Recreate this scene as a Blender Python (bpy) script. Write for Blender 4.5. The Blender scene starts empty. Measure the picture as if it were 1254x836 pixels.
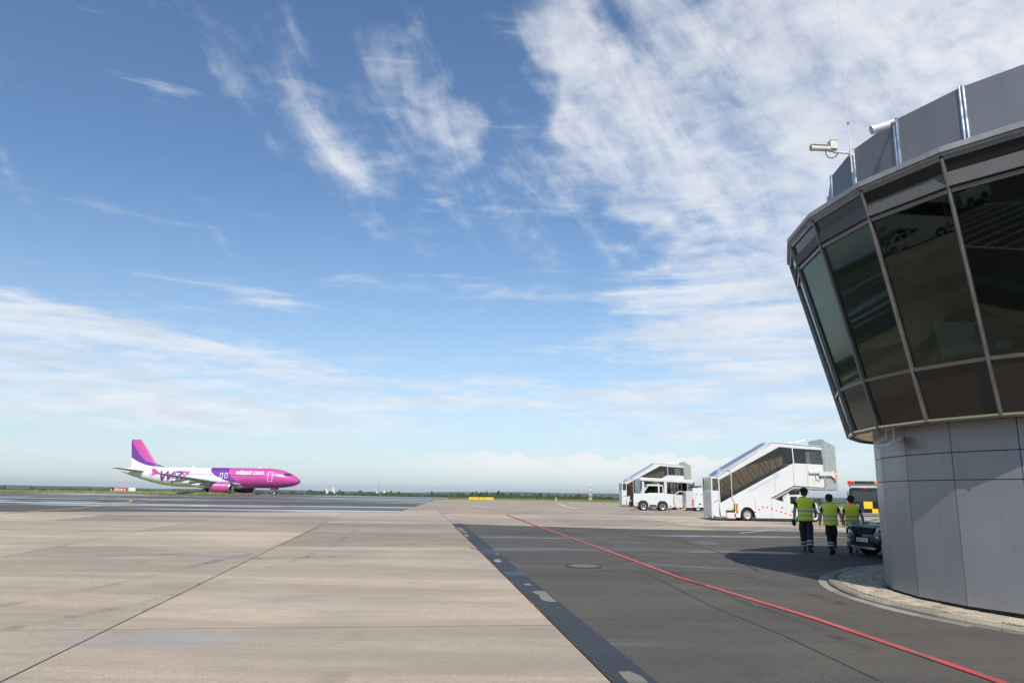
import bpy, bmesh, math, random
from mathutils import Vector, Matrix
random.seed(7)
SC = bpy.context.scene
COL = SC.collection

# ------------------------------------------------------------------ camera
FPX, PITCH, ROLL, EYE = 905.0, math.radians(11.61), math.atan(0.0157), 1.85
fwd = Vector((0, math.cos(PITCH), math.sin(PITCH)))
_r0 = Vector((1, 0, 0)); _u0 = _r0.cross(fwd)
rgt = math.cos(ROLL) * _r0 + math.sin(ROLL) * _u0
upv = -math.sin(ROLL) * _r0 + math.cos(ROLL) * _u0
cam_data = bpy.data.cameras.new('camera')
cam = bpy.data.objects.new('camera', cam_data)
COL.objects.link(cam)
m = Matrix((rgt, upv, -fwd)).transposed().to_4x4()
m.translation = (0, 0, EYE)
cam.matrix_world = m
cam_data.sensor_width = 36.0
cam_data.sensor_fit = 'HORIZONTAL'
cam_data.lens = 36.0 * FPX / 1254.0
cam_data.clip_start = 0.1
cam_data.clip_end = 60000
SC.camera = cam
SC.view_settings.view_transform = 'Standard'
SC.view_settings.look = 'None'
SC.view_settings.gamma = 1.0
SC.view_settings.exposure = 0.20
SC.render.engine = 'CYCLES'
SC.cycles.use_denoising = True
SC.cycles.max_bounces = 8
SC.cycles.transparent_max_bounces = 16
SC.cycles.volume_bounces = 0

def px_dir(x, y):
    return fwd + rgt * ((x - 627) / FPX) - upv * ((y - 418) / FPX)

# ------------------------------------------------------------------ node helper
class NB:
    """small node-expression builder"""
    def __init__(s, tree):
        s.t = tree; s.n = tree.nodes; s.l = tree.links
    def new(s, kind, **kw):
        nd = s.n.new(kind)
        for k, v in kw.items(): setattr(nd, k, v)
        return nd
    def put(s, sock, v):
        if isinstance(v, bpy.types.NodeSocket): s.l.new(v, sock)
        elif v is not None: sock.default_value = v
    def m(s, op, a, b=None, c=None, clamp=False):
        nd = s.new('ShaderNodeMath', operation=op, use_clamp=clamp)
        for i, v in enumerate((a, b, c)):
            if v is not None: s.put(nd.inputs[i], v)
        return nd.outputs[0]
    def vm(s, op, a, b=None):
        nd = s.new('ShaderNodeVectorMath', operation=op)
        s.put(nd.inputs[0], a)
        if b is not None: s.put(nd.inputs[1], b)
        return nd.outputs[0]
    def sep(s, v):
        nd = s.new('ShaderNodeSeparateXYZ'); s.put(nd.inputs[0], v); return nd.outputs
    def comb(s, x, y, z):
        nd = s.new('ShaderNodeCombineXYZ')
        for i, v in enumerate((x, y, z)): s.put(nd.inputs[i], v)
        return nd.outputs[0]
    def noise(s, vec, scale, detail=4, rough=.5, dist=0.0, lac=2.0):
        nd = s.new('ShaderNodeTexNoise')
        s.put(nd.inputs['Vector'], vec)
        nd.inputs['Scale'].default_value = scale; nd.inputs['Detail'].default_value = detail
        nd.inputs['Roughness'].default_value = rough; nd.inputs['Distortion'].default_value = dist
        nd.inputs['Lacunarity'].default_value = lac
        return nd.outputs[0]
    def ramp(s, f, lo, hi, a=0.0, b=1.0, smooth=True):
        nd = s.new('ShaderNodeMapRange', interpolation_type='SMOOTHSTEP' if smooth else 'LINEAR')
        s.put(nd.inputs[0], f)
        for i, v in ((1, lo), (2, hi), (3, a), (4, b)): s.put(nd.inputs[i], v)
        return nd.outputs[0]
    def mix(s, f, a, b, mode='MIX'):
        nd = s.new('ShaderNodeMix', data_type='RGBA', blend_type=mode)
        s.put(nd.inputs[0], f)
        for i, v in ((6, a), (7, b)):
            if not isinstance(v, bpy.types.NodeSocket) and len(v) == 3: v = (*v, 1)
            s.put(nd.inputs[i], v)
        return nd.outputs[2]

# ------------------------------------------------------------------ world sky with clouds
SUN_EL, SHADOW_AZ = math.radians(46.0), math.radians(2.5)     # shadows fall towards +Y, a little to +X
sun_from = Vector((-math.sin(SHADOW_AZ) * math.cos(SUN_EL), -math.cos(SHADOW_AZ) * math.cos(SUN_EL), math.sin(SUN_EL)))
world = bpy.data.worlds.new('World'); SC.world = world; world.use_nodes = True
wt = world.node_tree; wt.nodes.clear(); W = NB(wt)
sky = W.new('ShaderNodeTexSky', sky_type='NISHITA', sun_disc=False)
sky.sun_elevation = SUN_EL
sky.sun_rotation = math.atan2(sun_from.x, sun_from.y)
sky.altitude = 120; sky.air_density = 1.0; sky.dust_density = 0.5; sky.ozone_density = 1.6
tc = W.new('ShaderNodeTexCoord')
D = W.vm('NORMALIZE', tc.outputs['Generated'])
dx, dy, dz = W.sep(D)
az = W.m('MULTIPLY', W.m('ARCTAN2', dx, dy), 57.2958)
el = W.m('MULTIPLY', W.m('ARCSINE', dz), 57.2958)
def azel(x, y):
    d = px_dir(x, y).normalized()
    return math.degrees(math.atan2(d.x, d.y)), math.degrees(math.asin(d.z))
def blob(x, y, sa, se, rot, wgt):
    """a patch of cloud: centre given by a direction, radii in degrees"""
    a0, e0 = azel(x, y); c, s_ = math.cos(math.radians(rot)), math.sin(math.radians(rot))
    da, de = W.m('SUBTRACT', az, a0), W.m('SUBTRACT', el, e0)
    u = W.m('DIVIDE', W.m('ADD', W.m('MULTIPLY', da, c), W.m('MULTIPLY', de, s_)), sa)
    w = W.m('DIVIDE', W.m('SUBTRACT', W.m('MULTIPLY', de, c), W.m('MULTIPLY', da, s_)), se)
    q = W.m('ADD', W.m('MULTIPLY', u, u), W.m('MULTIPLY', w, w))
    return W.m('MULTIPLY', W.m('POWER', 0.3679, q), wgt)
inv = W.m('DIVIDE', 1.0, W.m('ADD', W.m('MAXIMUM', dz, 0.0), 0.14))
px_, py_ = W.m('MULTIPLY', dx, inv), W.m('MULTIPLY', dy, inv)
# warp the patch outlines so that they do not read as ellipses
P3 = W.comb(px_, py_, 0.0)
su = W.m('SUBTRACT', W.m('MULTIPLY', az, .60), W.m('MULTIPLY', el, .80)); sw_ = W.m('ADD', W.m('MULTIPLY', az, .80), W.m('MULTIPLY', el, .60))
n_streak = W.noise(W.comb(W.m('MULTIPLY', su, .07), W.m('MULTIPLY', sw_, .21), 1.7), 1.0, 6, .6, .6)
n_puff = W.noise(P3, 6.5, 7, .62, .45)
n_fine = W.noise(P3, 19.0, 4, .62, .3)
LO = W.new('ShaderNodeMapping'); W.put(LO.inputs[0], W.comb(az, el, 0.0))
LO.inputs['Scale'].default_value = (0.055, 0.62, 1); LO.inputs['Rotation'].default_value = (0, 0, math.radians(5))
n_band = W.noise(LO.outputs[0], 1.0, 6, .6, .5)
warp = W.m('MULTIPLY', W.m('SUBTRACT', W.noise(P3, 2.0, 3), .5), 26.0)
warp2 = W.m('MULTIPLY', W.m('SUBTRACT', W.noise(W.comb(py_, px_, 3.0), 2.3, 3), .5), 18.0)
az0, el0 = az, el
az = W.m('ADD', az, W.m('MULTIPLY', warp, W.ramp(el0, 8, 22))); el = W.m('ADD', el, W.m('MULTIPLY', warp2, W.ramp(el0, 10, 26)))
HIGH = [(1070, 60, 13, 10, 10, .72), (1150, 250, 12, 14, 0, .68), (900, 200, 8, 6, 25, .34), (690, 75, 2.6, 8.0, 28, .66), (748, 165, 2.4, 4.5, 28, .50), (790, 30, 2.4, 5, 20, .45),
        (870, 60, 5, 7, -15, .30), (395, 165, 4.5, 3.0, -35, .42), (330, 70, 6, 6, 20, .26), (490, 80, 3.0, 8, 35, .34), (560, 60, 8, 7, 20, .16), (800, 120, 6, 9, 20, .30), (430, 200, 4, 3, -20, .34), (548, 155, 2.0, 3.0, 30, .46),
        (650, 245, 9, 4, 15, .26), (748, 275, 1.6, 1.4, -20, .56), (1400, 100, 30, 25, 0, .50), (480, 290, 4, 1.0, -20, .38)]
hi = None
for b in HIGH:
    g = blob(*b); hi = g if hi is None else W.m('ADD', hi, g)
az, el = az0, el0
LOW = [(60, 393, 16, 1.4, -9, .50), (250, 432, 13, .9, -9, .36), (60, 450, 20, 3.2, -3, .52), (200, 492, 24, 2.4, -2, .40), (305, 357, 3.6, .7, -8, .56), (820, 375, 6, 1.9, 5, .46),
       (940, 440, 10, 6, 10, .52), (690, 471, 7, .62, -3, .66), (575, 483, 4, .5, -3, .58), (690, 495, 8, .4, 0, .36), (740, 345, 16, 1.6, 4, .18), (880, 505, 16, 2.4, 0, .22), (1100, 400, 20, 9, 0, .46),
       (-300, 430, 26, 5, 0, .4)]
lo = None
for b in LOW:
    g = blob(*b); lo = g if lo is None else W.m('ADD', lo, g)
hi = W.m('MINIMUM', hi, .84); lo = W.m('MINIMUM', lo, .66)
tex_hi = W.m('ADD', W.m('MULTIPLY', n_streak, .52), W.m('ADD', W.m('MULTIPLY', n_puff, .32), W.m('MULTIPLY', n_fine, .16)))
d_hi = W.ramp(W.m('ADD', hi, W.m('MULTIPLY', W.m('SUBTRACT', tex_hi, .5), 2.6)), .15, 1.16)
d_hi = W.m('MULTIPLY', d_hi, W.ramp(el, 9, 17))
tex_lo = W.m('ADD', W.m('MULTIPLY', n_band, .7), W.m('MULTIPLY', n_puff, .3))
d_lo = W.ramp(W.m('ADD', lo, W.m('MULTIPLY', W.m('SUBTRACT', tex_lo, .5), 2.9)), .16, .98)
# a line of low cumulus heads over the horizon
CU = W.new('ShaderNodeMapping'); W.put(CU.inputs[0], W.comb(az, el, 0.0)); CU.inputs['Scale'].default_value = (.30, .62, 1)
n_cu = W.noise(CU.outputs[0], 1.0, 6, .55, .2)
top = W.m('ADD', 3.0, W.m('MULTIPLY', W.m('SUBTRACT', W.noise(W.comb(W.m('MULTIPLY', az, .22), 0.0, 5.0), 1.0, 5, .6), .5), 4.2))
d_cu = W.m('MULTIPLY', W.ramp(W.m('SUBTRACT', top, el), -.06, .25), W.ramp(el, .6, 2.3))
d_cu = W.m('MULTIPLY', d_cu, W.ramp(n_cu, .22, .46))
d_cu = W.m('MULTIPLY', d_cu, W.m('ADD', .10, W.m('MULTIPLY', W.ramp(W.m('ABSOLUTE', W.m('SUBTRACT', az, 9.0)), 20, 8), .9)))
shade = W.ramp(W.noise(P3, 3.2, 5, .55), .35, .70)
ccol = W.mix(shade, (6.6, 6.75, 7.05), (5.3, 5.65, 6.2))
skyc = W.mix(1.0, sky.outputs[0], (.80, .95, 1.06), 'MULTIPLY')
veil = W.m('MULTIPLY', W.m('POWER', W.ramp(el, 24, 0.0, smooth=False), 2.0), .66)
fin = W.mix(veil, skyc, (5.1, 5.7, 6.25))
fin = W.mix(W.m('MULTIPLY', d_lo, .82), fin, ccol)
fin = W.mix(W.m('MULTIPLY', d_hi, .90), fin, ccol)
fin = W.mix(W.m('MULTIPLY', d_cu, .85), fin, (7.0, 7.05, 7.15))
bg = W.new('ShaderNodeBackground'); W.put(bg.inputs[0], fin); bg.inputs[1].default_value = 0.118
wo = W.new('ShaderNodeOutputWorld'); W.l.new(bg.outputs[0], wo.inputs[0])
world.cycles.sampling_method = 'MANUAL'; world.cycles.sample_map_resolution = 512

# ------------------------------------------------------------------ sun
sd = bpy.data.lights.new('sun', 'SUN'); sd.energy = 4.2; sd.angle = math.radians(0.53); sd.color = (1.0, .955, .88)
sun = bpy.data.objects.new('sun', sd); COL.objects.link(sun)
sun.rotation_euler = (-sun_from).to_track_quat('-Z', 'Y').to_euler(); sun.location = (0, -20, 40)

# ------------------------------------------------------------------ object helpers
def tag(o, label=None, cat=None, group=None, kind=None):
    for k, v in (('label', label), ('category', cat), ('group', group), ('kind', kind)):
        if v: o[k] = v
    return o
def empty(name, loc=(0, 0, 0), rz=0.0):
    o = bpy.data.objects.new(name, None); COL.objects.link(o)
    o.location = loc; o.rotation_euler = (0, 0, rz); o.empty_display_size = .2
    return o
def link_mesh(name, me, mats=(), parent=None, loc=(0, 0, 0), rz=0.0):
    o = bpy.data.objects.new(name, me); COL.objects.link(o)
    if not me.materials:
        for mm in (mats if isinstance(mats, (list, tuple)) else [mats]): me.materials.append(mm)
    o.location = loc; o.rotation_euler = (0, 0, rz)
    if parent: o.parent = parent
    return o
def copy_tree(o, parent=None):
    c = o.copy(); COL.objects.link(c); c.parent = parent
    for ch in list(o.children): copy_tree(ch, c)
    return c

class MB:
    """collects shapes and links them as ONE mesh object"""
    def __init__(s): s.v = []; s.f = []; s.mi = []; s.k = 0
    def mat(s, k): s.k = k; return s
    def add(s, vs, fs):
        b = len(s.v); s.v += [tuple(v) for v in vs]
        for f in fs: s.f.append([b + i for i in f]); s.mi.append(s.k)
        return s
    def box(s, c, d, rot=None, rz=0.0):
        R = rot or Matrix.Rotation(rz, 3, 'Z')
        vs = [Vector(c) + R @ Vector((x * d[0] / 2, y * d[1] / 2, z * d[2] / 2)) for x in (-1, 1) for y in (-1, 1) for z in (-1, 1)]
        return s.add(vs, [(0, 1, 3, 2), (4, 6, 7, 5), (0, 4, 5, 1), (2, 3, 7, 6), (0, 2, 6, 4), (1, 5, 7, 3)])
    def b2(s, lo, hi):
        return s.box([(a + b) / 2 for a, b in zip(lo, hi)], [b - a for a, b in zip(lo, hi)])
    def prism(s, pts, y0, y1, axis='y'):
        """polygon in (x,z) extruded along y (or (y,z) along x, (x,y) along z)"""
        n = len(pts)
        mk = {'y': lambda p, t: (p[0], t, p[1]), 'x': lambda p, t: (t, p[0], p[1]), 'z': lambda p, t: (p[0], p[1], t)}[axis]
        vs = [mk(p, y0) for p in pts] + [mk(p, y1) for p in pts]
        fs = [list(range(n))[::-1], list(range(n, 2 * n))] + [[i, (i + 1) % n, n + (i + 1) % n, n + i] for i in range(n)]
        return s.add(vs, fs)
    def tube(s, pts, r, n=8, caps=True):
        pts = [Vector(p) for p in pts]; rs = r if isinstance(r, (list, tuple)) else [r] * len(pts)
        rings = []
        ref = Vector((0, 0, 1)) if abs((pts[-1] - pts[0]).normalized().z) < .9 else Vector((1, 0, 0))
        for i, p in enumerate(pts):
            t = (pts[min(i + 1, len(pts) - 1)] - pts[max(i - 1, 0)]).normalized()
            a = t.cross(ref).normalized(); b = a.cross(t)
            rings.append([p + (a * math.cos(2 * math.pi * j / n) + b * math.sin(2 * math.pi * j / n)) * rs[i] for j in range(n)])
        return s.loft(rings, caps)
    def loft(s, rings, caps=True, closed=True):
        n = len(rings[0]); vs = [p for r in rings for p in r]; fs = []
        for i in range(len(rings) - 1):
            for j in range(n if closed else n - 1):
                a, b = i * n + j, i * n + (j + 1) % n
                fs.append([a, b, b + n, a + n])
        if caps: fs += [list(range(n))[::-1], [(len(rings) - 1) * n + j for j in range(n)]]
        return s.add(vs, fs)
    def lathe(s, prof, n=16, c=(0, 0, 0), axis='z', caps=False):
        mk = {'z': lambda r, h, a: (r * math.cos(a), r * math.sin(a), h), 'y': lambda r, h, a: (r * math.cos(a), h, r * math.sin(a)),
              'x': lambda r, h, a: (h, r * math.cos(a), r * math.sin(a))}[axis]
        rings = [[Vector(c) + Vector(mk(r, h, 2 * math.pi * j / n)) for j in range(n)] for r, h in prof]
        return s.loft(rings, caps)
    def mesh(s, name='mesh', smooth=None, fix=True):
        me = bpy.data.meshes.new(name); me.from_pydata(s.v, [], s.f)
        me.polygons.foreach_set('material_index', s.mi)
        if fix:
            bm = bmesh.new(); bm.from_mesh(me); bmesh.ops.recalc_face_normals(bm, faces=bm.faces); bm.to_mesh(me); bm.free()
        if smooth is not None:
            me.polygons.foreach_set('use_smooth', [True] * len(me.polygons)); me.set_sharp_from_angle(angle=math.radians(smooth))
        me.update(); return me
    def build(s, name, mats, parent=None, loc=(0, 0, 0), rz=0.0, smooth=None, bevel=0.0, seg=2):
        me = s.mesh(name, smooth)
        o = link_mesh(name, me, mats, parent, loc, rz)
        if bevel:
            b = o.modifiers.new('bevel', 'BEVEL'); b.width = bevel; b.segments = seg; b.limit_method = 'ANGLE'; b.angle_limit = math.radians(35)
            if smooth is None:
                me.polygons.foreach_set('use_smooth', [True] * len(me.polygons)); me.set_sharp_from_angle(angle=math.radians(40))
        return o

# ------------------------------------------------------------------ materials
MATS = {}
def mat(name, col, rough=.5, metal=0.0, spec=.5, var=0.0, vscale=3.0, bump=0.0, bscale=40.0, coat=0.0, emit=None, alpha=None):
    if name in MATS: return MATS[name]
    mt = bpy.data.materials.new(name); mt.use_nodes = True; t = mt.node_tree; B = NB(t)
    p = t.nodes['Principled BSDF']
    p.inputs['Base Color'].default_value = (*col, 1); p.inputs['Roughness'].default_value = rough
    p.inputs['Metallic'].default_value = metal; p.inputs['Specular IOR Level'].default_value = spec
    if coat: p.inputs['Coat Weight'].default_value = coat; p.inputs['Coat Roughness'].default_value = .06
    tcn = B.new('ShaderNodeTexCoord')
    if var:
        n = B.noise(tcn.outputs['Object'], vscale, 6, .6, .2)
        f = B.ramp(n, .3, .72)
        B.put(p.inputs['Base Color'], B.mix(f, tuple(c * (1 - var) for c in col), tuple(min(1, c * (1 + var * .5)) for c in col)))
        B.put(p.inputs['Roughness'], B.ramp(n, .25, .75, max(.03, rough - .12), min(1, rough + .12)))
    if bump:
        bn = B.new('ShaderNodeBump'); bn.inputs['Strength'].default_value = bump; bn.inputs['Distance'].default_value = .02
        B.put(bn.inputs['Height'], B.noise(tcn.outputs['Object'], bscale, 5, .6)); B.put(p.inputs['Normal'], bn.outputs[0])
    if emit: p.inputs['Emission Color'].default_value = (*emit[:3], 1); p.inputs['Emission Strength'].default_value = emit[3]
    MATS[name] = mt; return mt
def glass(name, tint, amount, rough=.02, refl=(.9, .92, .95)):
    """tinted pane: see-through, with mirror reflections by Fresnel"""
    if name in MATS: return MATS[name]
    mt = bpy.data.materials.new(name); mt.use_nodes = True; t = mt.node_tree; t.nodes.clear(); B = NB(t)
    tr = B.new('ShaderNodeBsdfTransparent'); tr.inputs[0].default_value = (*tint, 1)
    gl = B.new('ShaderNodeBsdfGlossy'); gl.inputs['Roughness'].default_value = rough; gl.inputs[0].default_value = (*refl, 1)
    fr = B.new('ShaderNodeFresnel'); fr.inputs[0].default_value = 1.55
    mx = B.new('ShaderNodeMixShader'); B.put(mx.inputs[0], B.m('MULTIPLY', fr.outputs[0], amount, clamp=True))
    t.links.new(tr.outputs[0], mx.inputs[1]); t.links.new(gl.outputs[0], mx.inputs[2])
    o = B.new('ShaderNodeOutputMaterial'); t.links.new(mx.outputs[0], o.inputs[0])
    MATS[name] = mt; return mt

WHITE = mat('white_paint', (.60, .60, .59), .38, var=.03, vscale=1.6, coat=.3)
DKGREY = mat('dark_grey_plastic', (.03, .03, .032), .55, var=.2)
BLACK = mat('black_rubber', (.012, .012, .012), .7)
STEEL = mat('steel', (.45, .46, .47), .35, metal=.9, var=.15, vscale=8)
ALU = mat('aluminium', (.52, .53, .55), .28, metal=.85, var=.1, vscale=6)
RIM = mat('rim_grey', (.45, .45, .44), .4, metal=.3, var=.2, vscale=10)
ORANGE = mat('orange_lens', (.9, .22, .02), .2, coat=.5)
RED = mat('red_lens', (.6, .02, .015), .2, coat=.5)
YELLOW = mat('yellow_paint', (.78, .52, .02), .4, var=.06)
BODYBLACK = mat('black_paint', (.010, .011, .014), .18, coat=.6)
CARGLASS = glass('tinted_glass', (.30, .30, .29), 1.6)
DARKGLASS = glass('dark_glass', (.10, .10, .10), 1.5)

# ------------------------------------------------------------------ ground shape
def gz(Y):
    if Y < -25: return .0139 * -25
    return .0139 * Y if Y < 33.2 else .4615 + .0139 * 22.8 * (1 - math.exp(-(Y - 33.2) / 22.8))
def gp(x, y):
    d = px_dir(x, y); z = 0.0; t = 1
    for i in range(80):
        t = (z - EYE) / d.z; z = .5 * z + .5 * gz(min(t * d.y, 1e4))
    return Vector((t * d.x, t * d.y, gz(t * d.y)))
BREAKS = [-25] + [33.2 + 2.5 * i for i in range(33)] + [120 + 12 * i for i in range(16)]
def lattice_z(Y):
    """height of the piecewise-linear ground that every sheet shares"""
    if Y <= BREAKS[0] or Y >= BREAKS[-1]: return gz(Y)
    if Y <= BREAKS[1]: return .0139 * Y
    for a, b in zip(BREAKS, BREAKS[1:]):
        if a <= Y <= b: return gz(a) + (gz(b) - gz(a)) * (Y - a) / (b - a)
def drape(name, polys, material, dz, parent=None, kind='structure', depth=0.0):
    """flat sheets (lists of xy points) laid on the ground dz above it, as one object"""
    bm = bmesh.new()
    for poly in polys:
        bm.faces.new([bm.verts.new((p[0], p[1], 0)) for p in poly])
    ys = [v.co.y for v in bm.verts]
    for b in BREAKS:
        if min(ys) < b < max(ys):
            bmesh.ops.bisect_plane(bm, geom=bm.verts[:] + bm.edges[:] + bm.faces[:], plane_co=(0, b, 0), plane_no=(0, 1, 0))
    if depth:
        r = bmesh.ops.extrude_face_region(bm, geom=bm.faces[:])
        low = set(v for v in bm.verts) - set(g for g in r['geom'] if isinstance(g, bmesh.types.BMVert))
        for v in bm.verts: v.co.z = lattice_z(v.co.y) + dz - (depth if v in low else 0)
        bmesh.ops.recalc_face_normals(bm, faces=bm.faces)
    else:
        for v in bm.verts: v.co.z = lattice_z(v.co.y) + dz
        bmesh.ops.recalc_face_normals(bm, faces=bm.faces)
        for f in bm.faces:
            if f.normal.z < 0: f.normal_flip()
    me = bpy.data.meshes.new(name); bm.to_mesh(me); bm.free()
    o = link_mesh(name, me, material, parent)
    if kind and not parent: tag(o, kind=kind)
    return o
def ribbon(pts, w):
    """xy quads following a polyline"""
    pts = [Vector((p[0], p[1])) for p in pts]; L = []; R_ = []
    for i, p in enumerate(pts):
        t = (pts[min(i + 1, len(pts) - 1)] - pts[max(i - 1, 0)]).normalized(); nrm = Vector((-t.y, t.x))
        L.append(p + nrm * w / 2); R_.append(p - nrm * w / 2)
    return [[L[i], R_[i], R_[i + 1], L[i + 1]] for i in range(len(pts) - 1)]

def ground_mat(name, base, alt, grain, wet_amt, wet_scale, speck=.0, rough=.85, spec=.22, wet_lo=.56, wet_hi=.67, wet_rough=.16, stain=.4):
    mt = bpy.data.materials.new(name); mt.use_nodes = True; t = mt.node_tree; B = NB(t); p = t.nodes['Principled BSDF']
    geo = B.new('ShaderNodeNewGeometry'); P = geo.outputs['Position']
    oi = B.new('ShaderNodeObjectInfo')
    big = B.noise(P, .16, 5, .6, .6); mid = B.noise(P, 1.3, 6, .7, .4); fine = B.noise(P, grain, 4, .75)
    sand = B.noise(P, grain * .24, 5, .75)
    vfine = B.noise(P, grain * 1.9, 2, .6)
    mp = B.new('ShaderNodeMapping'); B.put(mp.inputs[0], P); mp.inputs['Scale'].default_value = (.20, 1.0, 1); mp.inputs['Rotation'].default_value = (0, 0, math.radians(8))
    streak = B.noise(mp.outputs[0], .62, 8, .68, .5); streak2 = B.noise(mp.outputs[0], 2.6, 6, .7, .3)
    c = B.mix(B.ramp(B.m('ADD', B.m('MULTIPLY', big, .4), B.m('MULTIPLY', streak, .6)), .40, .60), base, alt)
    c = B.mix(B.ramp(streak2, .42, .70, 0, .40), c, tuple(x * .78 for x in alt))
    c = B.mix(B.ramp(mid, .42, .74, 0, .40), c, tuple(x * .66 for x in base))
    c = B.mix(B.ramp(sand, .40, .70, 0, .45), c, tuple(x * .66 for x in base))
    c = B.mix(B.ramp(fine, .42, .68, 0, .75), c, tuple(x * .55 for x in base))
    c = B.mix(B.ramp(vfine, .58, .72, 0, speck), c, tuple(min(1, x * 2.4 + .05) for x in base))
    # oil and rubber stains
    st = B.ramp(B.noise(P, .42, 4, .55, 1.2), .62, .76, 0, stain)
    c = B.mix(st, c, tuple(x * .45 for x in base))
    # damp streaks: smoother and a little darker
    wet = B.ramp(B.noise(mp.outputs[0], wet_scale, 7, .62, .9), wet_lo, wet_hi, 0, wet_amt)
    c = B.mix(B.m('MULTIPLY', wet, .4), c, tuple(x * .5 for x in base))
    rv = B.ramp(oi.outputs['Random'], 0, 1, .72, 1.12, smooth=False)
    c = B.mix(1.0, c, B.comb(rv, rv, rv), 'MULTIPLY')
    B.put(p.inputs['Base Color'], c)
    B.put(p.inputs['Roughness'], B.ramp(wet, 0, 1, rough, wet_rough))
    B.put(p.inputs['Specular IOR Level'], B.ramp(wet, 0, 1, spec, .55))
    bn = B.new('ShaderNodeBump'); bn.inputs['Distance'].default_value = .012
    B.put(bn.inputs['Strength'], B.ramp(wet, 0, 1, .6, .03))
    B.put(bn.inputs['Height'], B.m('ADD', fine, B.m('ADD', sand, B.m('MULTIPLY', vfine, .6)))); B.put(p.inputs['Normal'], bn.outputs[0])
    MATS[name] = mt; return mt
CONC = ground_mat('concrete_slab', (.55, .44, .325), (.33, .275, .22), 34, .65, .34, speck=.16, wet_lo=.53, wet_hi=.69, stain=.45)
ASPH = ground_mat('asphalt', (.135, .120, .100), (.090, .082, .072), 46, .8, .24, speck=.6, wet_lo=.51, wet_hi=.66)
TAXI = ground_mat('taxiway_asphalt', (.15, .138, .125), (.105, .10, .096), 30, 1.0, .11, speck=.2, wet_lo=.47, wet_hi=.58, wet_rough=.13)
STRIP = ground_mat('sealed_strip', (.045, .046, .052), (.032, .034, .040), 50, .45, .6, speck=.2, rough=.55, spec=.4)
JOINT = mat('joint_sealant', (.022, .02, .018), .8)
PATCH = ground_mat('patch_mortar', (.29, .26, .215), (.23, .21, .175), 40, .0, .5, speck=.1)

# ------------------------------------------------------------------ the setting: terrain, apron, roads
def terrain_z(X, Y):
    r = math.hypot(X, Y); z = gz(Y) - .10
    crest = 165.0
    if r > crest: 
        t = min(1, (r - crest) / 1300); t = t * t * (3 - 2 * t)
        z = z - 42 * t
    if r > 2500: z += 3.0 * math.sin(X * .0011) * math.sin(Y * .0009 + 1)
    return z
mb = MB(); NA = 120
radii = [6, 12, 20, 28, 33, 38, 44, 50, 58, 66, 76, 88, 100, 112, 126, 140, 155, 170, 190, 215, 250, 300, 380, 480, 620, 800, 1050, 1400, 2000, 3000, 4500, 7000, 11000, 16000, 24000]
rings = [[(r * math.sin(2 * math.pi * k / NA), r * math.cos(2 * math.pi * k / NA), 0) for k in range(NA)] for r in radii]
rings = [[(x, y, terrain_z(x, y)) for x, y, _ in ring] for ring in rings]
mb.loft(rings, caps=False); b0 = len(mb.v); mb.add([(0, 0, terrain_z(0, 0))] + rings[0], [(0, k + 1, (k + 1) % NA + 1) for k in range(NA)])
gm = bpy.data.materials.new('grassland'); gm.use_nodes = True; B = NB(gm.node_tree); p = gm.node_tree.nodes['Principled BSDF']
P = B.new('ShaderNodeNewGeometry').outputs['Position']
c = B.mix(B.ramp(B.noise(P, .05, 6, .6, .5), .38, .62), (.13, .15, .035), (.20, .185, .06))
c = B.mix(B.ramp(B.noise(P, .9, 5, .65), .42, .72), c, (.085, .115, .024))
c = B.mix(B.ramp(B.noise(P, .0013, 3, .5), .45, .6), c, (.06, .085, .03))
B.put(p.inputs['Base Color'], c); p.inputs['Roughness'].default_value = .95; p.inputs['Specular IOR Level'].default_value = .1
tag(mb.build('ground', gm), kind='structure')

EV = Vector((-.133, 1)).normalized(); EU = Vector((EV.y, -EV.x)); O0 = Vector((1.006, 7.52))
SU, SV, V0 = 5.6, 5.94, 2.91
def uv(u, v): return O0 + EU * u + EV * v
E_far = [gp(553, 641), gp(750, 647), gp(1035, 652)]
fd = (E_far[2] - E_far[0]).normalized()
far_r = E_far[2] + fd * 60
edge_back = uv(0, -45)
asph_poly = [edge_back, uv(0, (E_far[0].xy - O0).dot(EV)), E_far[1], E_far[2], far_r, (70, -40), (10, -42)]
asph_poly = [Vector((q[0], q[1])) for q in asph_poly]
T0, T1 = gp(0, 626), gp(487, 627)
tdir = (T1 - T0).normalized()
Tl = T0 - tdir * 160
tax_top = gp(536, 612)
tax_poly = [Vector(q[:2]) for q in (Tl, T0, T1, tax_top, (tax_top.x - 3, 172), (-170, 205), (-220, 120))]
def inside(pt, poly):
    c = False; n = len(poly)
    for i in range(n):
        a, b = poly[i], poly[i - 1]
        if (a[1] > pt[1]) != (b[1] > pt[1]) and pt[0] < (b[0] - a[0]) * (pt[1] - a[1]) / (b[1] - a[1]) + a[0]: c = not c
    return c
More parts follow.
